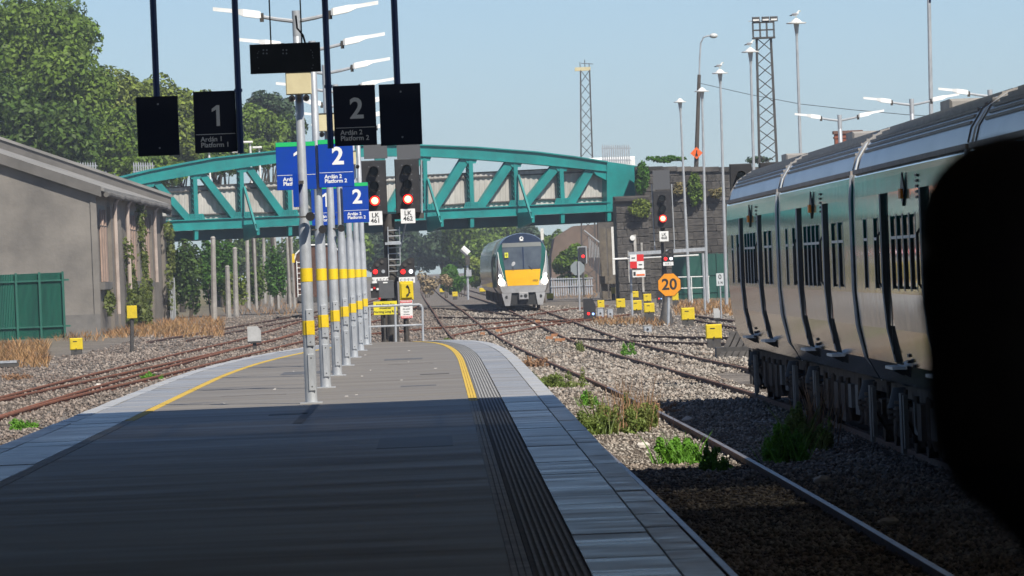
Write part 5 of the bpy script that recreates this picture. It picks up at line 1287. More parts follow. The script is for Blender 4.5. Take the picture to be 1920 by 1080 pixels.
cage = part(r,'platform_floor',MB().cbox((t.x,D,t.z+0.02),(1.35,1.35,0.07)),DARK)
for k in range(3):
    z = t.z+0.05+0.45*k
    for a,b in (((-1,-1),(1,-1)),((1,-1),(1,1)),((1,1),(-1,1)),((-1,1),(-1,-1))): part(cage,'cage_rail',MB().bar((t.x+a[0]*0.62,D+a[1]*0.62,z),(t.x+b[0]*0.62,D+b[1]*0.62,z),0.05,0.05),DARK)
for x in (-0.62,-0.2,0.2,0.62):
    for y in (-0.62,0.62): part(cage,'cage_post',MB().bar((t.x+x,D+y,t.z),(t.x+x,D+y,t.z+0.96),0.05,0.05),DARK)
for x,dy,tl in ((-0.45,-0.6,0.2),(0.12,-0.6,0.0),(0.62,-0.5,-0.3)):
    fl = part(r,'floodlight',MB().bbox((t.x+x,D+dy,t.z+1.12),(0.45,0.3,0.30),0.05),DARK); part(fl,'floodlight_glass',MB().cbox((t.x+x,D+dy-0.155,t.z+1.08),(0.36,0.01,0.10)),WHITE)
part(r,'flood_arm',MB().bar((t.x-0.9,D-0.6,t.z+1.03),(t.x+0.8,D-0.6,t.z+1.03),0.05,0.05),GALV)
r, t = lattice((1097,1103),132,292,600,0.75,1.25,'distant slender lattice mast right of the bridge arch',False,18)
part(r,'aerial_platform',MB().cbox((t.x-0.2,600,t.z+0.12),(1.3,0.6,0.30)),CREAM)
for x,h in ((-0.4,0.7),(0.0,0.9),(0.35,0.6)): part(r,'aerial',MB().bar((t.x+x,600,t.z),(t.x+x,600,t.z+h),0.06,0.06),DARK)
part(r,'aerial_arm',MB().bar((t.x-0.3,600,t.z+0.6),(t.x+0.7,600,t.z+0.5),0.05,0.05),DARK)
# wooden pole with swan neck lamp and orange diamond sign
D = 470.; gtop = P(1305,312,D).z
a = P(1305,312,D); b = P(1311,140,D)
r = thing('street_lamp',(a.x,D,gtop),'dark wooden pole with curved street lamp standing on the stone wall','street lamp')
part(r,'pole',MB().tube([(a.x,D,gtop-0.2),(b.x,D,b.z)],[0.16,0.12],8),mat('pole_wood',(0.085,0.072,0.06),(0.055,0.048,0.042),scale=2,rough=0.9),True)
part(r,'swan_neck',MB().tube([P(1311,150,D),P(1312,110,D),P(1314,80,D),P(1319,70,D),P(1328,67,D),P(1334,68,D)],0.055,8),GALV,True)
part(r,'lantern',MB().ell(tuple(P(1338,67,D)),(0.28,0.2,0.17)),mat('lantern',(0.55,0.56,0.55),rough=0.3),True)
c = P(1306,287,D-0.3); r = thing('roadworks_sign',(c.x,D-0.3,c.z-0.45),'orange diamond roadworks sign fixed to the wooden pole','sign')
part(r,'panel',MB().disc((c.x,D-0.3,c.z),0.40,0.03,4,0),mat('diamond_orange',(0.85,0.14,0.02),rough=0.5)); q = MB().tube([(c.x+0.02,D-0.33,c.z+0.10),(c.x,D-0.33,c.z-0.02),(c.x-0.05,D-0.33,c.z-0.18)],[0.03,0.05,0.03],6).tube([(c.x+0.02,D-0.33,c.z-0.02),(c.x+0.06,D-0.33,c.z-0.18)],0.03,6).ell((c.x+0.02,D-0.33,c.z+0.15),(0.04,0.01,0.04)); part(r,'figure_symbol',q,INK)
# overhead wire
r = thing('overhead_wire',P(1318,158,460),'thin overhead wire sagging from the wooden pole to the right','wire')
part(r,'wire',MB().tube([P(1312,156,468),P(1400,176,440),P(1500,195,420),P(1600,206,410),P(1700,215,400),P(1800,221,390),P(1940,226,380)],0.018,5),DARK)
# double arm lamps of the next platform behind the train
for i,(px,py,D) in enumerate([(1574,217,168),(1709,187,156.5),(1856,170,146)]):
    t = P(px,py,D); o_ = dup(p0,(t.x,D,t.z-4.92),['first double armed lamp behind the train roof, above the chimney','middle double armed lamp behind the train roof','rightmost double armed lamp behind the train roof'][i],'double arm lamps beyond the train')
pf = thing('platform',(13,150,0),None,None,kind='structure')
part(pf,'platform_core',MB().box((9.2,20,-0.2),(15.5,185,0.9)),BRICKW); part(pf,'asphalt_surface',MB().box((9.25,20,0.901),(15.45,185,0.906)),ASPH)
# brick chimney beyond the train
D = 330.; c = P(1590,268,D); g = gz(D)-0.11; s = S(D)
BRK = mat('chimney_brick',(0.30,0.095,0.055),(0.20,0.07,0.045),scale=2,rough=0.9,bump=0.4)
r = thing('brick_building',(c.x,D,g),'red brick chimney stack showing above the train roof','building')
zc = c.z; part(r,'wall',MB().box((c.x-2.6,D-1.5,g),(c.x+2.6,D+4,zc-1.7)),BRK)
part(r,'roof',MB().prism([(c.x-2.8,D-1.7,zc-1.7),(c.x+2.8,D-1.7,zc-1.7),(c.x,D-1.7,zc-0.75)],(0,5.9,0)),DARK)
part(r,'chimney',MB().box((c.x-0.60,D-0.4,zc-1.6),(c.x+0.60,D+0.5,zc+0.42)),BRK); part(r,'chimney_cap',MB().box((c.x-0.67,D-0.46,zc+0.42),(c.x+0.67,D+0.56,zc+0.56)),mat('chimney_cap',(0.16,0.09,0.07),rough=0.9))
part(r,'chimney_band',MB().box((c.x-0.64,D-0.43,zc+0.22),(c.x+0.64,D+0.53,zc+0.30)),BRK)
# signal heads seen behind the train's far end
D = 150.; s = S(D)
for i,(x0,y0,x1,y1) in enumerate([(1369,307,1411,400),(1425,304,1469,395)]):
    c = P((x0+x1)/2,(y0+y1)/2,D); g = gz(D)-0.11
    r = thing('signal_mast',(c.x+0.1,D,g),['black signal head rising behind the far end of the parked train','second black signal head almost hidden by the train roof'][i],'signal')
    hd = part(r,'signal_head',MB().bbox((c.x,D,c.z),((x1-x0)/s,0.2,(y1-y0)/s),0.02),BLACK); part(r,'mast',MB().tube([(c.x+0.1,D+0.2,g),(c.x+0.1,D+0.2,c.z)],0.08,8),DARK,True)
    for k in range(3): part(hd,'hood',MB().tube([(c.x,D-0.10,c.z+0.26-0.27*k),(c.x,D-0.25,c.z+0.27-0.27*k)],0.095,14,False),BLACK,True); part(hd,'lens',MB().disc((c.x,D-0.115,c.z+0.26-0.27*k),0.085,0.01,14),LENS)
# small dark flood lamp heads on the roof line
c = P(1798,214,200.); r = thing('flood_lamp',(c.x,200,c.z-0.2),'small dark floodlight just above the train roof line','lamp'); part(r,'head',MB().bbox((c.x,200,c.z),(0.16,0.16,0.14),0.02),DARK); part(r,'glass',MB().cbox((c.x-0.02,199.91,c.z),(0.10,0.01,0.08)),GALV); part(r,'post',MB().tube([(c.x,200,gz(200)-0.1),(c.x,200,c.z-0.06)],0.03,6),DARK)
# buffer stop sloping boards beside the train
b0 = GP(1345,672,-0.11); D = b0.y
r = thing('buffer_ramp',(b0.x,D,b0.z),'dark timber buffer ramp beside the far end of the parked train','buffer stop')
a = b0; s = S(D); w = 62/s
for k in range(5):
    x = a.x+w*k/5+0.02
    part(r,'timber',MB().prism([(x,D,a.z),(x+w/5-0.04,D,a.z),(x+w/5-0.04+0.42,D+1.2,a.z+0.68),(x+0.42,D+1.2,a.z+0.68)],(0,0.12,-0.06)),mat('buffer_timber',(0.075,0.068,0.062),(0.045,0.042,0.04),scale=3,rough=0.9,bump=0.4))
part(r,'base_block',MB().box((a.x,D+0.3,a.z),(a.x+w+0.5,D+1.6,a.z+0.28)),DARK); part(r,'back_block',MB().box((a.x+0.4,D+1.35,a.z+0.28),(a.x+w+0.4,D+1.7,a.z+0.66)),DARK)
# milepost plate
D = 300.; c = P(1350,524,D); r = thing('milepost',(c.x,D,gz(D)-0.11),'pale milepost plate reading 0 beside the green fence','milepost'); part(r,'plate',MB().cbox((c.x,D,c.z),(0.30,0.04,0.52)),mat('mile_plate',(0.52,0.55,0.56),rough=0.6)); lettering(r,'0',(c.x,D-0.024,c.z+0.1),0.28,INK,0.004); lettering(r,'1/4',(c.x,D-0.024,c.z-0.14),0.17,INK,0.002); part(r,'post',MB().tube([(c.x,D+0.03,gz(D)-0.11),(c.x,D+0.03,c.z)],0.03,6),GALV)
# green fence at right
D = 440.; g = gz(D)-0.11
r = thing('corrugated_fence',(P(1310,555,D).x,D,g),'green sheet fence at the foot of the stone wall','fence')
FG2 = mat('fence_green_dark',(0.010,0.085,0.062),(0.008,0.062,0.048),scale=0.8,rough=0.6)
xs_ = [P(x,520,D).x for x in (1262,1290,1318,1346,1374,1402)]; zt_ = P(1320,476,D).z
for i in range(5): part(r,'fence_sheet',MB().box((xs_[i]+0.01,D,g),(xs_[i+1]-0.01,D+0.06,zt_+random.uniform(-0.03,0.03))),FG2)
for x in xs_: part(r,'fence_post',MB().box((x-0.05,D-0.08,g),(x+0.05,D-0.005,zt_+0.04)),FG2)
for dz in (0.35,1.4): part(r,'fence_rail',MB().box((xs_[0],D-0.05,g+dz),(xs_[-1],D-0.01,g+dz+0.07)),FG2)
# low white guard rail in front of fence and fencing right of the oncoming train
r = thing('guard_rail',(P(1290,540,400).x,400,gz(400)-0.11),'thin pale guard rail before the green fence','railing')
for y in (519,540): part(r,'rail',MB().tube([P(1262,y+1,400),P(1330,y-1,400)],0.03,5),WHITE)
for px in (1264,1296,1328): part(r,'rail_post',MB().tube([P(px,518,400),(P(px,518,400).x,400,gz(400)-0.11)],0.03,5),WHITE)
D = 560.; r = thing('palisade_fence',(P(1070,545,D).x,D,gz(D)-0.11),'pale grey fence behind the tracks right of the oncoming train','fence')
for k in range(18):
    px = 1034+k*4.4; c = P(px,521,D); part(r,'picket',MB().box((c.x-0.05,D,gz(D)-0.11),(c.x+0.05,D+0.03,c.z)),GALV)
for y in (524,538): part(r,'fence_rail',MB().bar(P(1032,y,D-0.05),P(1112,y-3,D-0.05),0.05,0.07),GALV)
# palisade pickets and white roof beyond the bridge's right end
def palisade(px0,px1,pyt,pyb,D,n,label):
    a = P(px0,pyb,D); r = thing('palisade_fence',(a.x,D,a.z),label,'fence','palisade fences up by the bridge')
    for k in range(n):
        px = px0+(px1-px0)*k/(n-1); t_, b_ = P(px-1.5,pyt,D), P(px,pyb,D)
        part(r,'picket',MB().prism([(b_.x-0.045,D,b_.z),(b_.x+0.045,D,b_.z),(t_.x+0.045,D,t_.z-0.15),(t_.x,D,t_.z),(t_.x-0.045,D,t_.z-0.15)],(0,0.03,0)),GALV)
    for py in (pyt+8,pyb-8): part(r,'fence_rail',MB().bar(P(px0-3,py,D+0.06),P(px1+3,py,D+0.06),0.05,0.06),GALV)
palisade(1131,1180,270,308,472,13,'palisade pickets standing on the right end of the bridge')
palisade(252,287,303,330,500,9,'palisade pickets above the left end of the bridge')
palisade(143,180,303,330,505,9,'palisade pickets above the shed roof at the left')
D = 490.; a, b = P(1085,296,D), P(1190,300,D)
r = thing('white_van',((a.x+b.x)/2,D,a.z-1.8),'white van roof just visible behind the right end of the bridge','van')
part(r,'body',MB().bbox(((a.x+b.x)/2,D,a.z-1.05),((b.x-a.x),1.9,2.0),0.2),WHITE); part(r,'window',MB().box((a.x+0.3,D-0.96,a.z-1.1),(a.x+1.2,D-0.955,a.z-0.6)),GLASS)
part(r,'road_slab',MB().box((a.x-3,D-2,a.z-2.6),(b.x+3,D+4,a.z-2.1)),CONC)
# small lamps seen over the bridge on the left
for i,(px,py,pb) in enumerate([(392,286,296),(448,287,292),(469,269,292),(486,279,292)]):
    D = 520.+i*4; t_ = P(px,py,D); r = thing('street_lamp',(t_.x,D,P(px,420,D).z),['thin white lamp pole under the hanging sign numbered 1','second thin white lamp pole right of the hanging sign 1','small street lamp over the bridge with lantern turned left','small street lamp over the bridge just left of the blue sign'][i],'street lamp','small lamps beyond the bridge')
    part(r,'pole',MB().tube([(t_.x,D,P(px,420,D).z),(t_.x,D,t_.z)],0.08,6),WHITE,True); part(r,'lantern',MB().bbox((t_.x-0.15,D-0.1,t_.z+0.1),(0.7,0.3,0.16),0.04),WHITE)
# concrete posts under the bridge on the left
for i,(px,pt_,pb_) in enumerate([(402,446,604),(429,500,596),(443,466,594),(466,447,582),(479,447,525),(497,446,570),(509,502,574),(532,446,557),(518,447,470),(541,447,490),(549,447,480)]):
    D = GP(px,pb_,-0.11).y if pb_ > 556 else 520.; t_ = P(px-3,pt_,D); g = gz(D)-0.11; bx = P(px,pb_,D).x
    zb = g
    r = thing('concrete_post',(bx,D,zb),'%s weathered grey post under the left half of the bridge' % (['first tall','short second','third','fourth tall','fifth','sixth','seventh short','last tall','slender eighth','slender tenth','slender eleventh'][i]+' (counted from the shed)'),'post','row of posts under the bridge')
    w_ = 0.15 if pb_ > 556 else 0.10
    part(r,'shaft',MB().tube([(bx,D,zb),((bx+t_.x)/2,D,(zb+t_.z)/2),(t_.x,D,t_.z)],[w_*1.15,w_,w_*0.9],7),mat('post_concrete',(0.36,0.34,0.31),(0.22,0.205,0.19),scale=1.5,rough=0.9,bump=0.4),True)
    part(r,'cap',MB().tube([(t_.x,D,t_.z-0.02),(t_.x,D,t_.z+0.08)],[w_*1.0,w_*0.6],7),MATS['post_concrete'],True)
# low dark kerb block at the left edge
b = GP(15,690,-0.11); r = thing('rail_stop',(b.x,b.y,b.z),'low dark block by dry grass at the left edge','block'); part(r,'block',MB().bbox((b.x,b.y,b.z+0.12),(0.75,0.4,0.24),0.03),DARK); part(r,'plate',MB().cbox((b.x,b.y-0.21,b.z+0.2),(0.6,0.02,0.08)),GALV)
# ------------------------------------------------------------------ trees and plants
LG1 = leafmat('leaf_mid',(0.088,0.158,0.018),(0.145,0.215,0.030),0.35)
LG2 = leafmat('leaf_dark',(0.05,0.10,0.018),(0.09,0.145,0.024),0.35)
LG3 = leafmat('leaf_yellow',(0.150,0.205,0.028),(0.195,0.240,0.045),0.30)
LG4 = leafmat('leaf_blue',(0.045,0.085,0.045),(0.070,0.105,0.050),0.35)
LG5 = leafmat('leaf_bright',(0.075,0.19,0.020),(0.055,0.14,0.018),0.6)
BARK = mat('bark',(0.085,0.068,0.05),(0.05,0.042,0.033),scale=3,rough=0.95,bump=0.5,stretch=(1,1,0.3))
def tree(px,py,rx,rz,D,m,label,n=5200,leaf=0.34,k=22,base=None,group='trees on the bank behind the bridge',name='tree',zb=None):
    c = P(px,py,D); s = S(D); R = rx/s; Z = rz/s; g = (gz(D)-0.11) if zb is None else zb
    r = thing(name,(c.x,D,g),label,'tree',group)
    tr_ = Vector((c.x,D,g)); top = Vector((c.x+random.uniform(-0.3,0.3),D,c.z+Z*0.3))
    part(r,'trunk',MB().tube([tr_,tr_.lerp(top,0.5)+Vector((random.uniform(-0.3,0.3),0,0)),top],[0.045*R+0.12,0.03*R+0.08,0.04],8),BARK,True)
    for j in range(5):
        a = random.uniform(0,6.28); st = tr_.lerp(top,random.uniform(0.35,0.75)); e = Vector((c.x+math.cos(a)*R*0.7,D+math.sin(a)*R*0.7,c.z+random.uniform(-0.3,0.6)*Z))
        part(r,'limb',MB().tube([st,st.lerp(e,0.5)+Vector((0,0,0.2)),e],[0.02*R+0.05,0.012*R+0.03,0.02],6),BARK,True)
    bl = subblobs((c.x,D,c.z),(R,R*0.9,Z),k,0.26,0.46)
    o_ = link_mesh('crown',leaf_mesh('crown',bl,int(n*1.9),leaf*1.15,m,ORG[r.name]),r); o_['kind'] = 'stuff'
    return r
tree(30,120,165,125,540,LG1,'tallest dark green tree at the upper left corner',9000,0.36,24)
tree(128,175,85,95,530,LG1,'broad green tree right of the tallest tree',5500,0.34)
tree(-10,235,120,110,515,LG2,'dark tree low at the left frame edge over the shed roof',5500,0.34)
tree(105,265,110,85,510,LG2,'dark low tree just above the shed roof ridge',5200,0.34)
tree(222,210,75,92,560,LG3,'yellow green tree behind the leftmost hanging sign',4600,0.34)
tree(302,222,85,78,565,LG3,'light green tree between the two left hanging signs',4800,0.34)
tree(205,275,75,70,525,LG1,'mid green tree low left of the blank hanging sign',3800,0.32)
tree(330,275,75,60,540,LG3,'yellowish tree right above the bridge arch under the signs',3600,0.32)
tree(405,232,55,62,600,LG3,'light tree with twiggy top behind hanging sign 1',3000,0.32)
tree(470,262,70,62,610,LG1,'green tree above the bridge left of the blue sign',3600,0.32)
tree(505,215,52,45,640,LG4,'blue green rounded tree behind the lamp post',3000,0.32)
tree(530,270,50,55,620,LG2,'dark tree at the right end of the tree bank',2400,0.32)
tree(60,60,120,70,600,LG1,'tree top behind the tallest tree at upper left',5000,0.36)
tree(170,240,90,75,590,LG1,'green tree filling the gap behind the blank hanging sign',4200,0.34)
tree(400,285,80,55,620,LG1,'dense tree behind hanging sign 1 and the bridge',3600,0.34)
tree(290,290,80,60,600,LG2,'dark tree between the left hanging signs above the bridge',3600,0.34)
tree(425,300,90,40,560,LG1,'low green tree seen through the left truss panels',3000,0.30)
tree(270,320,80,40,520,LG1,'low tree mostly behind the bridge top chord at left',2400,0.30)
# greenery under the bridge on the left
def bush(px,py,rx,rz,D,m,label,n=1800,leaf=0.22,name='bush',group='bushes under the bridge',k=9):
    c = P(px,py,D); s = S(D); R = rx/s; Z = rz/s; g = gz(D)-0.11
    r = thing(name,(c.x,D,g),label,'bush',group)
    for j in range(3):
        a = random.uniform(-0.6,0.6); part(r,'stem',MB().tube([(c.x+a*R*0.4,D,g),(c.x+a*R,D+0.1,max(c.z,g+0.2))],[0.05,0.02],6),BARK,True)
    bl = subblobs((c.x,D,c.z),(R,max(R*0.8,0.15),Z),k,0.28,0.5)
    o_ = link_mesh('foliage',leaf_mesh('foliage',bl,n,leaf,m,ORG[r.name]),r); o_['kind'] = 'stuff'
    return r
bush(350,525,34,85,455,LG2,'tall dark bush beside the pale corrugated sheet',3800,0.24)
bush(395,505,22,80,468,LG5,'bright green bush left of the first post',2400,0.22)
bush(422,490,26,70,490,LG5,'bright green bush behind the second post',2400,0.22)
bush(440,545,26,38,480,LG3,'yellow green bush low among the posts',1600,0.22)
bush(515,520,20,55,500,LG5,'bright green bush left of the brown wagon',1800,0.22)
bush(480,535,24,45,530,LG1,'green bush behind the middle posts',1600,0.22)
bush(460,480,70,50,700,LG2,'dark far bush closing the view under the bridge left',2600,0.35)
bush(560,480,70,60,720,LG2,'dark far bush behind the brown wagon',2600,0.35)
bush(318,470,10,60,452,IVY,'ivy column hanging at the far end of the shed',1200,0.22)
# far trees seen under the bridge
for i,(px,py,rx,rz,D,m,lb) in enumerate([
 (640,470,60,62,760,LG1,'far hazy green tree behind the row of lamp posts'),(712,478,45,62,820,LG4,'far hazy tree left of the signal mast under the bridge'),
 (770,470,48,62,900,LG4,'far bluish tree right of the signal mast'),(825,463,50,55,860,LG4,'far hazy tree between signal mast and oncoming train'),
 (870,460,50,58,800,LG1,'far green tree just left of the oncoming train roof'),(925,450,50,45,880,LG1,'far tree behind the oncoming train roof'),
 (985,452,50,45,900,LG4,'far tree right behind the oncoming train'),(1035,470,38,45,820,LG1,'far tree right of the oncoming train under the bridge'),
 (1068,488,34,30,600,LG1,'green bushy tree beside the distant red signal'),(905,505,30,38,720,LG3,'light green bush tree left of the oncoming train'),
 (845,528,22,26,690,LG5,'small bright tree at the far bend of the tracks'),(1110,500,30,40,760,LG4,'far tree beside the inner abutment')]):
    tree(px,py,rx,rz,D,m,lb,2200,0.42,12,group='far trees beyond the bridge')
bush(800,532,20,25,640,mat('leaf_straw_',(0.30,0.22,0.12),(0.22,0.17,0.09),scale=0.5,rough=0.8,island=0.3),'pale straw coloured bush beside the far tracks',900,0.25,group='far bushes')
bush(865,530,24,14,620,LG5,'low green bush left of the oncoming train by the rails',800,0.22,group='far bushes')
bush(835,528,16,14,610,MATS['leaf_straw_'],'low straw bush left of the yellow lineside box',600,0.22,group='far bushes')
bush(1075,523,28,14,600,LG3,'low yellow green bush before the pale fence',800,0.22,group='far bushes')
# brown embankment with roof behind the train
D = 620.; r = thing('embankment',(P(1085,500,D).x,D,gz(D)-0.11),None,None,kind='structure')
part(r,'slope',MB().prism([P(1034,478,D),P(1040,446,D),P(1075,424,D),P(1190,415,D),(P(1190,540,D).x,D,gz(D)-0.1),(P(1034,540,D).x,D,gz(D)-0.1)],(0,12,0)),mat('embank_soil',(0.20,0.145,0.115),(0.12,0.09,0.07),scale=0.4,rough=0.95,bump=0.4))
# far wooded hills closing the horizon
def hill(name,D,pts,m,n,leaf,label):
    V = []
    for (px,py,r_) in pts:
        c = P(px,py,D); V += subblobs((c.x,D,c.z),(r_/S(D),r_/S(D)*1.5,r_/S(D)*0.8),5,0.4,0.6)
    o_ = link_mesh(name,leaf_mesh(name,V,n,leaf,m,(0,D,0)),None,(0,D,0)); tag(o_,label,'woodland',kind='stuff')
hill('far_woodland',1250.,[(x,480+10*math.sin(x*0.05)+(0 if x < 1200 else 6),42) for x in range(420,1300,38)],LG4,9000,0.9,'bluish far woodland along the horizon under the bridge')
# plants on the abutment wall
def wall_plant(px,py,rx,rz,D,m,label,n=900,leaf=0.2):
    c = P(px,py,D); s = S(D); r = thing('wall_plant',(c.x,D,c.z-rz/s),label,'plant','plants growing on the stone wall')
    part(r,'stem',MB().tube([(c.x,D+0.2,c.z-rz/s),(c.x,D-0.1,c.z)],[0.04,0.02],5),BARK)
    o_ = link_mesh('foliage',leaf_mesh('foliage',subblobs((c.x,D,c.z),(rx/s,0.35,rz/s),9,0.3,0.5),n,leaf,m,ORG[r.name]),r); o_['kind'] = 'stuff'
wall_plant(1206,335,13,38,465.4,LG5,'bright ivy hanging beside the end of the bridge',1500)
wall_plant(1245,299,36,7,466,LG5,'strip of bright weeds along the wall top',1100,0.18)
wall_plant(1305,358,14,38,465.6,LG1,'green shrub on the wall behind the light poles',1300)
wall_plant(1275,355,12,14,465.6,mat('leaf_dry',(0.20,0.155,0.06),(0.13,0.12,0.04),scale=0.8,rough=0.8,island=0.4),'dry grass tuft on the wall right of the signal',600)
wall_plant(1203,393,24,17,457.5,LG3,'grassy tuft on the pier cap below the bridge end',1000,0.18)
wall_plant(1343,362,14,12,465.6,MATS['leaf_dry'],'brownish plant on the wall near the train',500)
wall_plant(1420,300,30,7,480,LG4,'dark weeds on the wall top by the black signal head',500)
# ------------------------------------------------------------------ dry grass and track weeds
DRY = mat('dry_grass',(0.32,0.20,0.085),(0.22,0.105,0.045),scale=0.35,rough=0.9,island=0.4)
def patch(px0,px1,py0,py1,n):
    out = []
    for _ in range(n):
        p = GP(random.uniform(px0,px1),random.uniform(py0,py1),-0.11)
        if noise.noise(Vector((p.x*0.9,p.y*0.25,3.1)))+0.18 > random.uniform(-0.25,0.35): out.append((p.x,p.y,p.z))
    return out
pts = patch(196,420,598,634,5200)+patch(-10,90,645,690,2400)+patch(100,200,622,640,500)+patch(420,560,565,592,900)
o = link_mesh('dry_grass',blades_mesh('dry_grass',pts,0.34,0.016,DRY,0.7)); tag(o,'dry rust brown grass growing below the shed wall','grass',kind='stuff')
pts = patch(1265,1400,565,592,2600)+patch(1110,1260,600,612,900)+patch(1040,1120,545,560,500)
o = link_mesh('dry_grass',blades_mesh('dry_grass',pts,0.26,0.016,DRY,0.7)); tag(o,'dry straw grass before the green fence on the right','grass',kind='stuff')
GRS = leafmat('weed_green',(0.15,0.34,0.035),(0.10,0.25,0.03),2.0,0.35)
GRS2 = leafmat('weed_olive',(0.15,0.24,0.045),(0.18,0.19,0.06),2.0,0.35)
HEATH = mat('weed_brown',(0.33,0.20,0.11),(0.24,0.13,0.075),scale=2,rough=0.9,island=0.4)
def weed(px,py,wpx,hpx,m,label,n=420,tuft=None,leaf=0.05,name='weed_clump'):
    b = GP(px,py,-0.11); s = S(b.y); R = 1.2*wpx/2/s; h = 1.35*hpx/s
    r = thing(name,b,label,'plant','weeds growing in the ballast')
    lobes = [(random.uniform(-0.8,0.8),random.uniform(-1,1),random.uniform(0.35,1.0)) for _ in range(13)]
    for hi in range(2):
        pts = []
        for _ in range(int(n*0.3)):
            lx,ly,lh = random.choice(lobes)
            if (lh > 0.65) == (hi == 1): pts.append((b.x+lx*R+random.gauss(0,0.16)*R,b.y+ly*1.2*max(R,0.3)+random.gauss(0,0.2),b.z))
        if pts:
            o_ = link_mesh('blades',blades_mesh('blades',pts,h*(0.75 if hi else 0.42),0.009,m,0.6,b),r); o_['kind'] = 'stuff'
    bl = []
    for _ in range(60):
        lx,ly,lh = random.choice(lobes); u = random.random()
        bl.append((b.x+lx*R+random.gauss(0,0.14)*R,b.y+ly*1.2*max(R,0.3),b.z+h*lh*u*0.8,R*random.uniform(0.10,0.26)*(1.2-u*0.8),R*0.25,h*lh*random.uniform(0.1,0.25)))
    o_ = link_mesh('leaves',leaf_mesh('leaves',bl,n*10,leaf*0.9,m,b),r); o_['kind'] = 'stuff'
    if tuft:
        pts = [(b.x+R*0.4+random.gauss(0,0.3)*R,b.y+0.2+random.gauss(0,0.3)*R,b.z) for _ in range(110)]
        o_ = link_mesh('dry_stalks',blades_mesh('dry_stalks',pts,h*1.0,0.008,tuft,0.25,b),r); o_['kind'] = 'stuff'
    return r
weed(1150,815,120,70,GRS2,'wide low olive weed clump between platform edge and rail',700,HEATH)
weed(1200,806,60,44,GRS2,'reddish tinged weeds right of the wide olive clump',420,HEATH)
weed(1268,872,95,56,GRS,'bright green weed clump below the olive one',700)
weed(1343,884,44,48,GRS,'small bright green weed clump beside the rail',320)
weed(1476,868,80,66,GRS,'leafy green weeds between the rail and the train',700,None,0.06)
weed(1512,845,70,85,GRS2,'tall weed clump with dry brown tops against the train bogies',600,HEATH,0.06)
weed(1062,728,80,32,GRS2,'grassy tuft beside the curve of the platform',380)
weed(1105,762,40,26,GRS,'small green weeds near the coping',220)
weed(1177,668,24,24,GRS,'single green plant in the ballast between the middle tracks',160)
weed(1088,660,14,20,GRS2,'small olive weed beside the middle rail',120)
weed(1000,690,40,20,HEATH,'brown weeds near the platform tip',200)
weed(1240,775,60,20,HEATH,'low brown weeds beside the shiny rail',200)
weed(45,806,40,20,GRS,'green tuft in the ballast at the lower left',200)
weed(285,712,36,12,GRS,'short green weeds along the left platform coping',160)
weed(35,712,50,14,HEATH,'reddish weeds at the far left by the rusty rail',160)
weed(840,640,26,6,GRS2,'mossy weeds on the platform tip',120)
for i,(px,py) in enumerate([(1000,612),(1540,905),(1665,985),(185,725),(1290,790),(1205,840)]):
    b = GP(px,py,-0.08); q = MB().ell((b.x,b.y,b.z+0.03),(0.10,0.07,0.05),7,5); q.v = [(x+random.uniform(-.02,.02),y,z+random.uniform(-.012,.012)) for x,y,z in q.v]
    solo('pale_stone',q,mat('pale_stone',(0.55,0.51,0.46),rough=0.9),b,['pale stone on the crossing before the oncoming train','pale stone in the ballast near the train bogies','pale stone beside the shiny rail near the bottom','pale stone between the rusty rails at left','pale stone right of the shiny rail','pale stone among the weeds by the platform'][i],'stone','pale stones in the ballast')

# ------------------------------------------------------------------ person in dark clothes at the right edge, close to the camera
yH = 5.95; cH = P(1950,560,yH); gx = cH.x
pe = thing('person',(gx,yH,PZT),'dark silhouette of a person in dark clothes standing close at the right edge','person')
SKIN = mat('skin_dim',(0.16,0.095,0.068),(0.13,0.075,0.055),scale=8,rough=0.6); COAT = mat('dark_coat',(0.010,0.010,0.012),(0.016,0.015,0.016),scale=9,rough=0.9,spec=0.1); HAIR = mat('dark_hair',(0.009,0.007,0.006),(0.014,0.011,0.009),scale=30,rough=0.7,spec=0.15)
# continuous body grown with a skin modifier
JL = {'pelvis':(0,-0.27,0.90),'waist':(0,-0.23,1.05),'chest':(0,-0.16,1.22),'upper':(0,-0.10,1.33),'neck':(0,-0.055,1.40),'neck2':(0.0,-0.02,1.47),
 'shL':(-0.17,-0.11,1.33),'elL':(-0.21,-0.12,1.07),'wrL':(-0.19,0.02,0.90),'haL':(-0.18,0.07,0.85),'shR':(0.17,-0.11,1.33),'elR':(0.21,-0.12,1.07),'wrR':(0.19,0.02,0.90),'haR':(0.18,0.07,0.85),
 'hiL':(-0.09,-0.27,0.86),'knL':(-0.10,-0.22,0.47),'anL':(-0.10,-0.27,0.09),'toL':(-0.11,-0.10,0.04),'hiR':(0.09,-0.27,0.86),'knR':(0.10,-0.22,0.47),'anR':(0.10,-0.27,0.09),'toR':(0.11,-0.10,0.04)}
TB_ = math.radians(85)
J = {k:(x*math.cos(TB_)-y*math.sin(TB_),x*math.sin(TB_)+y*math.cos(TB_),z) for k,(x,y,z) in JL.items()}
RADS = {'pelvis':(.16,.12),'waist':(.15,.11),'chest':(.17,.12),'upper':(.13,.09),'neck':(.065,.065),'neck2':(.055,.06),'shL':(.075,.075),'elL':(.055,.055),'wrL':(.035,.035),'haL':(.03,.045),'shR':(.075,.075),'elR':(.055,.055),'wrR':(.035,.035),'haR':(.03,.045),'hiL':(.095,.095),'knL':(.065,.065),'anL':(.045,.045),'toL':(.04,.035),'hiR':(.095,.095),'knR':(.065,.065),'anR':(.045,.045),'toR':(.04,.035)}
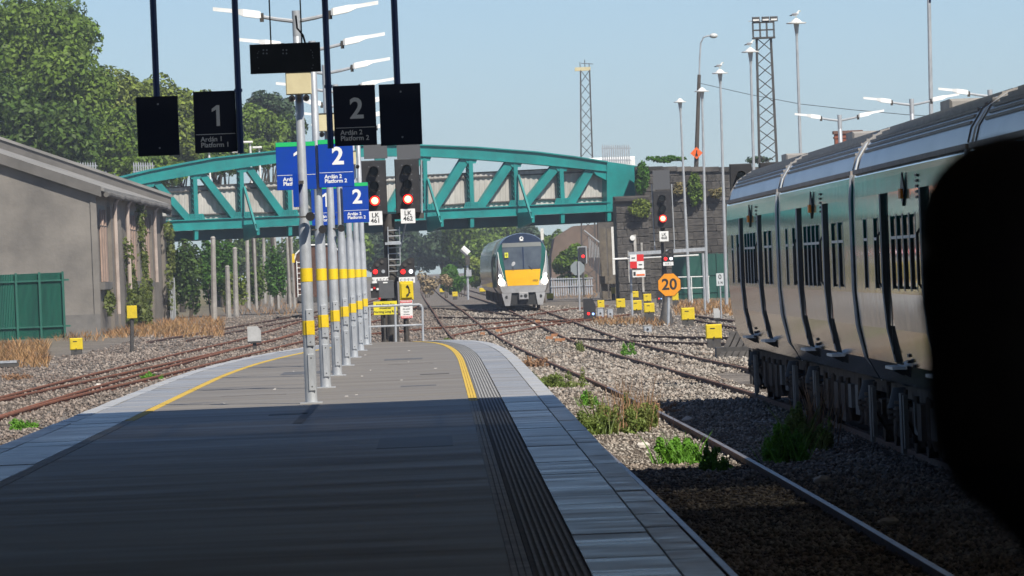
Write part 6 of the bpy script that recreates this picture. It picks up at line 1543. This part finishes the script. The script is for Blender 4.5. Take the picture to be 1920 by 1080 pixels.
EDG = [('pelvis','waist'),('waist','chest'),('chest','upper'),('upper','neck'),('neck','neck2'),('upper','shL'),('shL','elL'),('elL','wrL'),('wrL','haL'),('upper','shR'),('shR','elR'),('elR','wrR'),('wrR','haR'),('pelvis','hiL'),('hiL','knL'),('knL','anL'),('anL','toL'),('pelvis','hiR'),('hiR','knR'),('knR','anR'),('anR','toR')]
ks = list(J); me = bpy.data.meshes.new('body'); me.from_pydata([J[k] for k in ks],[(ks.index(a),ks.index(b)) for a,b in EDG],[])
bo = bpy.data.objects.new('body',me); COL.objects.link(bo)
bo.modifiers.new('skin','SKIN'); sk = me.skin_vertices[0].data
for i,k in enumerate(ks): sk[i].radius = RADS[k]; sk[i].use_root = (k == 'pelvis')
ss = bo.modifiers.new('sub','SUBSURF'); ss.levels = 2; ss.render_levels = 2
bo.parent = pe; me.materials.append(COAT); ORG[bo.name] = Vector((gx,yH,PZT))
for sg,k in ((-1,'haL'),(1,'haR')):
    hx,hy,hz = J[k]; q = MB()
    for f in range(4):
        fx = hx+(f-1.5)*0.004*sg; fy = hy-0.03+f*0.02; L_ = (0.075,0.085,0.08,0.062)[f]
        q.tube([Vector((gx+fx,yH+fy,PZT+hz-0.03)),Vector((gx+fx-sg*0.004,yH+fy+0.005,PZT+hz-0.03-L_*0.55)),Vector((gx+fx-sg*0.02,yH+fy+0.008,PZT+hz-0.03-L_))],[0.010,0.0095,0.007],8)
    q.tube([Vector((gx+hx,yH+hy+0.03,PZT+hz+0.01)),Vector((gx+hx-sg*0.015,yH+hy+0.06,PZT+hz-0.02)),Vector((gx+hx-sg*0.02,yH+hy+0.065,PZT+hz-0.055))],[0.012,0.011,0.008],8)
    part(pe,'fingers',q,SKIN,True)
# head: lofted slices, face turned forward and to the left
TH = math.radians(36)
def HV(lx,ly,lz):      # local: ly forward (face), lx to the person's right
    X = lx*math.cos(TH)-ly*math.sin(TH); Y_ = lx*math.sin(TH)+ly*math.cos(TH)
    return (gx+X,yH+Y_,PZT+lz-0.03)
HS = [(1.455,0.050,-0.055,0.045),(1.475,0.060,-0.060,0.095),(1.50,0.071,-0.075,0.108),(1.53,0.077,-0.095,0.107),(1.56,0.081,-0.105,0.106),(1.59,0.083,-0.110,0.104),(1.615,0.083,-0.110,0.103),(1.64,0.082,-0.108,0.106),(1.665,0.078,-0.100,0.100),(1.685,0.067,-0.086,0.085),(1.70,0.050,-0.064,0.060),(1.709,0.025,-0.034,0.028)]
q = MB(); nn = 22
for (z,w,bk,fr_) in HS:
    for k in range(nn):
        t = 2*math.pi*k/nn; cx_,sy_ = math.cos(t),math.sin(t)
        q.v.append(HV(w*math.copysign(abs(cx_)**0.85,cx_),(fr_ if sy_ > 0 else -bk)*sy_,z))
for i in range(len(HS)-1):
    for k in range(nn): q.f.append((i*nn+k,i*nn+(k+1)%nn,(i+1)*nn+(k+1)%nn,(i+1)*nn+k))
q.f += [tuple(range(nn))[::-1],tuple((len(HS)-1)*nn+k for k in range(nn))]
hd = part(pe,'head',q,SKIN,True)
part(hd,'nose',MB().tube([HV(0,0.100,1.60),HV(0,0.115,1.575),HV(0,0.124,1.555),HV(0,0.105,1.542)],[0.009,0.012,0.016,0.010],8),SKIN,True)
for sg in (-1,1):
    part(hd,'eye',MB().ell(HV(sg*0.032,0.094,1.592),(0.012,0.012,0.009)),WHITE,True); part(hd,'ear',MB().ell(HV(sg*0.084,-0.008,1.575),(0.012,0.016,0.030)),SKIN,True)
part(hd,'mouth',MB().tube([HV(-0.024,0.098,1.520),HV(0,0.108,1.521),HV(0.024,0.098,1.520)],[0.004,0.007,0.004],6),mat('lip',(0.14,0.05,0.045),rough=0.5),True)
q = MB(); HR = [(1.425,.088),(1.44,.096),(1.47,.101),(1.50,.1015),(1.53,.101),(1.548,.1035),(1.557,.1065),(1.57,.102),(1.585,.104),(1.60,.107),(1.615,.1065),(1.632,.100),(1.648,.091),(1.664,.079),(1.677,.065),(1.686,.05),(1.692,.028)]
for (z,W_) in HR:
    for k in range(nn):
        t = 2*math.pi*k/nn; cx_,sy_ = math.cos(t),math.sin(t)
        fd = W_*(0.6 if z < 1.6 else min(0.6+(z-1.6)*8,1.05)); wd = W_*(1.12 if z < 1.6 else 1.0)
        X0, Y0, Z0 = HV(wd*cx_,(fd if sy_ > 0 else W_*1.15)*sy_,z+0.03); q.v.append((X0,Y0,Z0))
for i in range(len(HR)-1):
    for k in range(nn): q.f.append((i*nn+k,i*nn+(k+1)%nn,(i+1)*nn+(k+1)%nn,(i+1)*nn+k))
q.f.append(tuple((len(HR)-1)*nn+k for k in range(nn)))
part(pe,'hair',q,HAIR,True)
q = MB()
CS = [(1.22,.10,.20),(1.28,.03,.15),(1.33,.043,.12),(1.36,.058,.10),(1.38,.076,.095),(1.40,.101,.095),(1.43,.118,.095),(1.455,.10,.08)]
for (z,w,d_) in CS:
    for k in range(nn):
        t = 2*math.pi*k/nn; q.v.append((gx+0.03+(0.07 if z < 1.25 else 0)+max(w,0.07 if math.cos(t) > 0 else w)*math.cos(t),yH+d_*math.sin(t),PZT+z))
for i in range(len(CS)-1):
    for k in range(nn): q.f.append((i*nn+k,i*nn+(k+1)%nn,(i+1)*nn+(k+1)%nn,(i+1)*nn+k))
part(pe,'collar',q,COAT,True)
# ------------------------------------------------------------------ hazy air
q = MB().box((-420,-70,-1.2),(420,1420,30)); hz = solo('haze', q, mat('haze_air',(1,1,1)), (0,600,-1.2), 'thin bluish summer haze softening the distance', 'haze', kind='stuff')
nt = MATS['haze_air'].node_tree
for n_ in list(nt.nodes):
    if n_.type != 'OUTPUT_MATERIAL': nt.nodes.remove(n_)
vp = nt.nodes.new('ShaderNodeVolumePrincipled'); vp.inputs['Color'].default_value = (0.80,0.88,1.0,1); vp.inputs['Density'].default_value = 0.00024; vp.inputs['Anisotropy'].default_value = 0.2
nt.links.new(vp.outputs[0], nt.nodes['Material Output'].inputs['Volume'])
MATS['haze_air'].cycles.homogeneous_volume = True if hasattr(MATS['haze_air'].cycles,'homogeneous_volume') else None
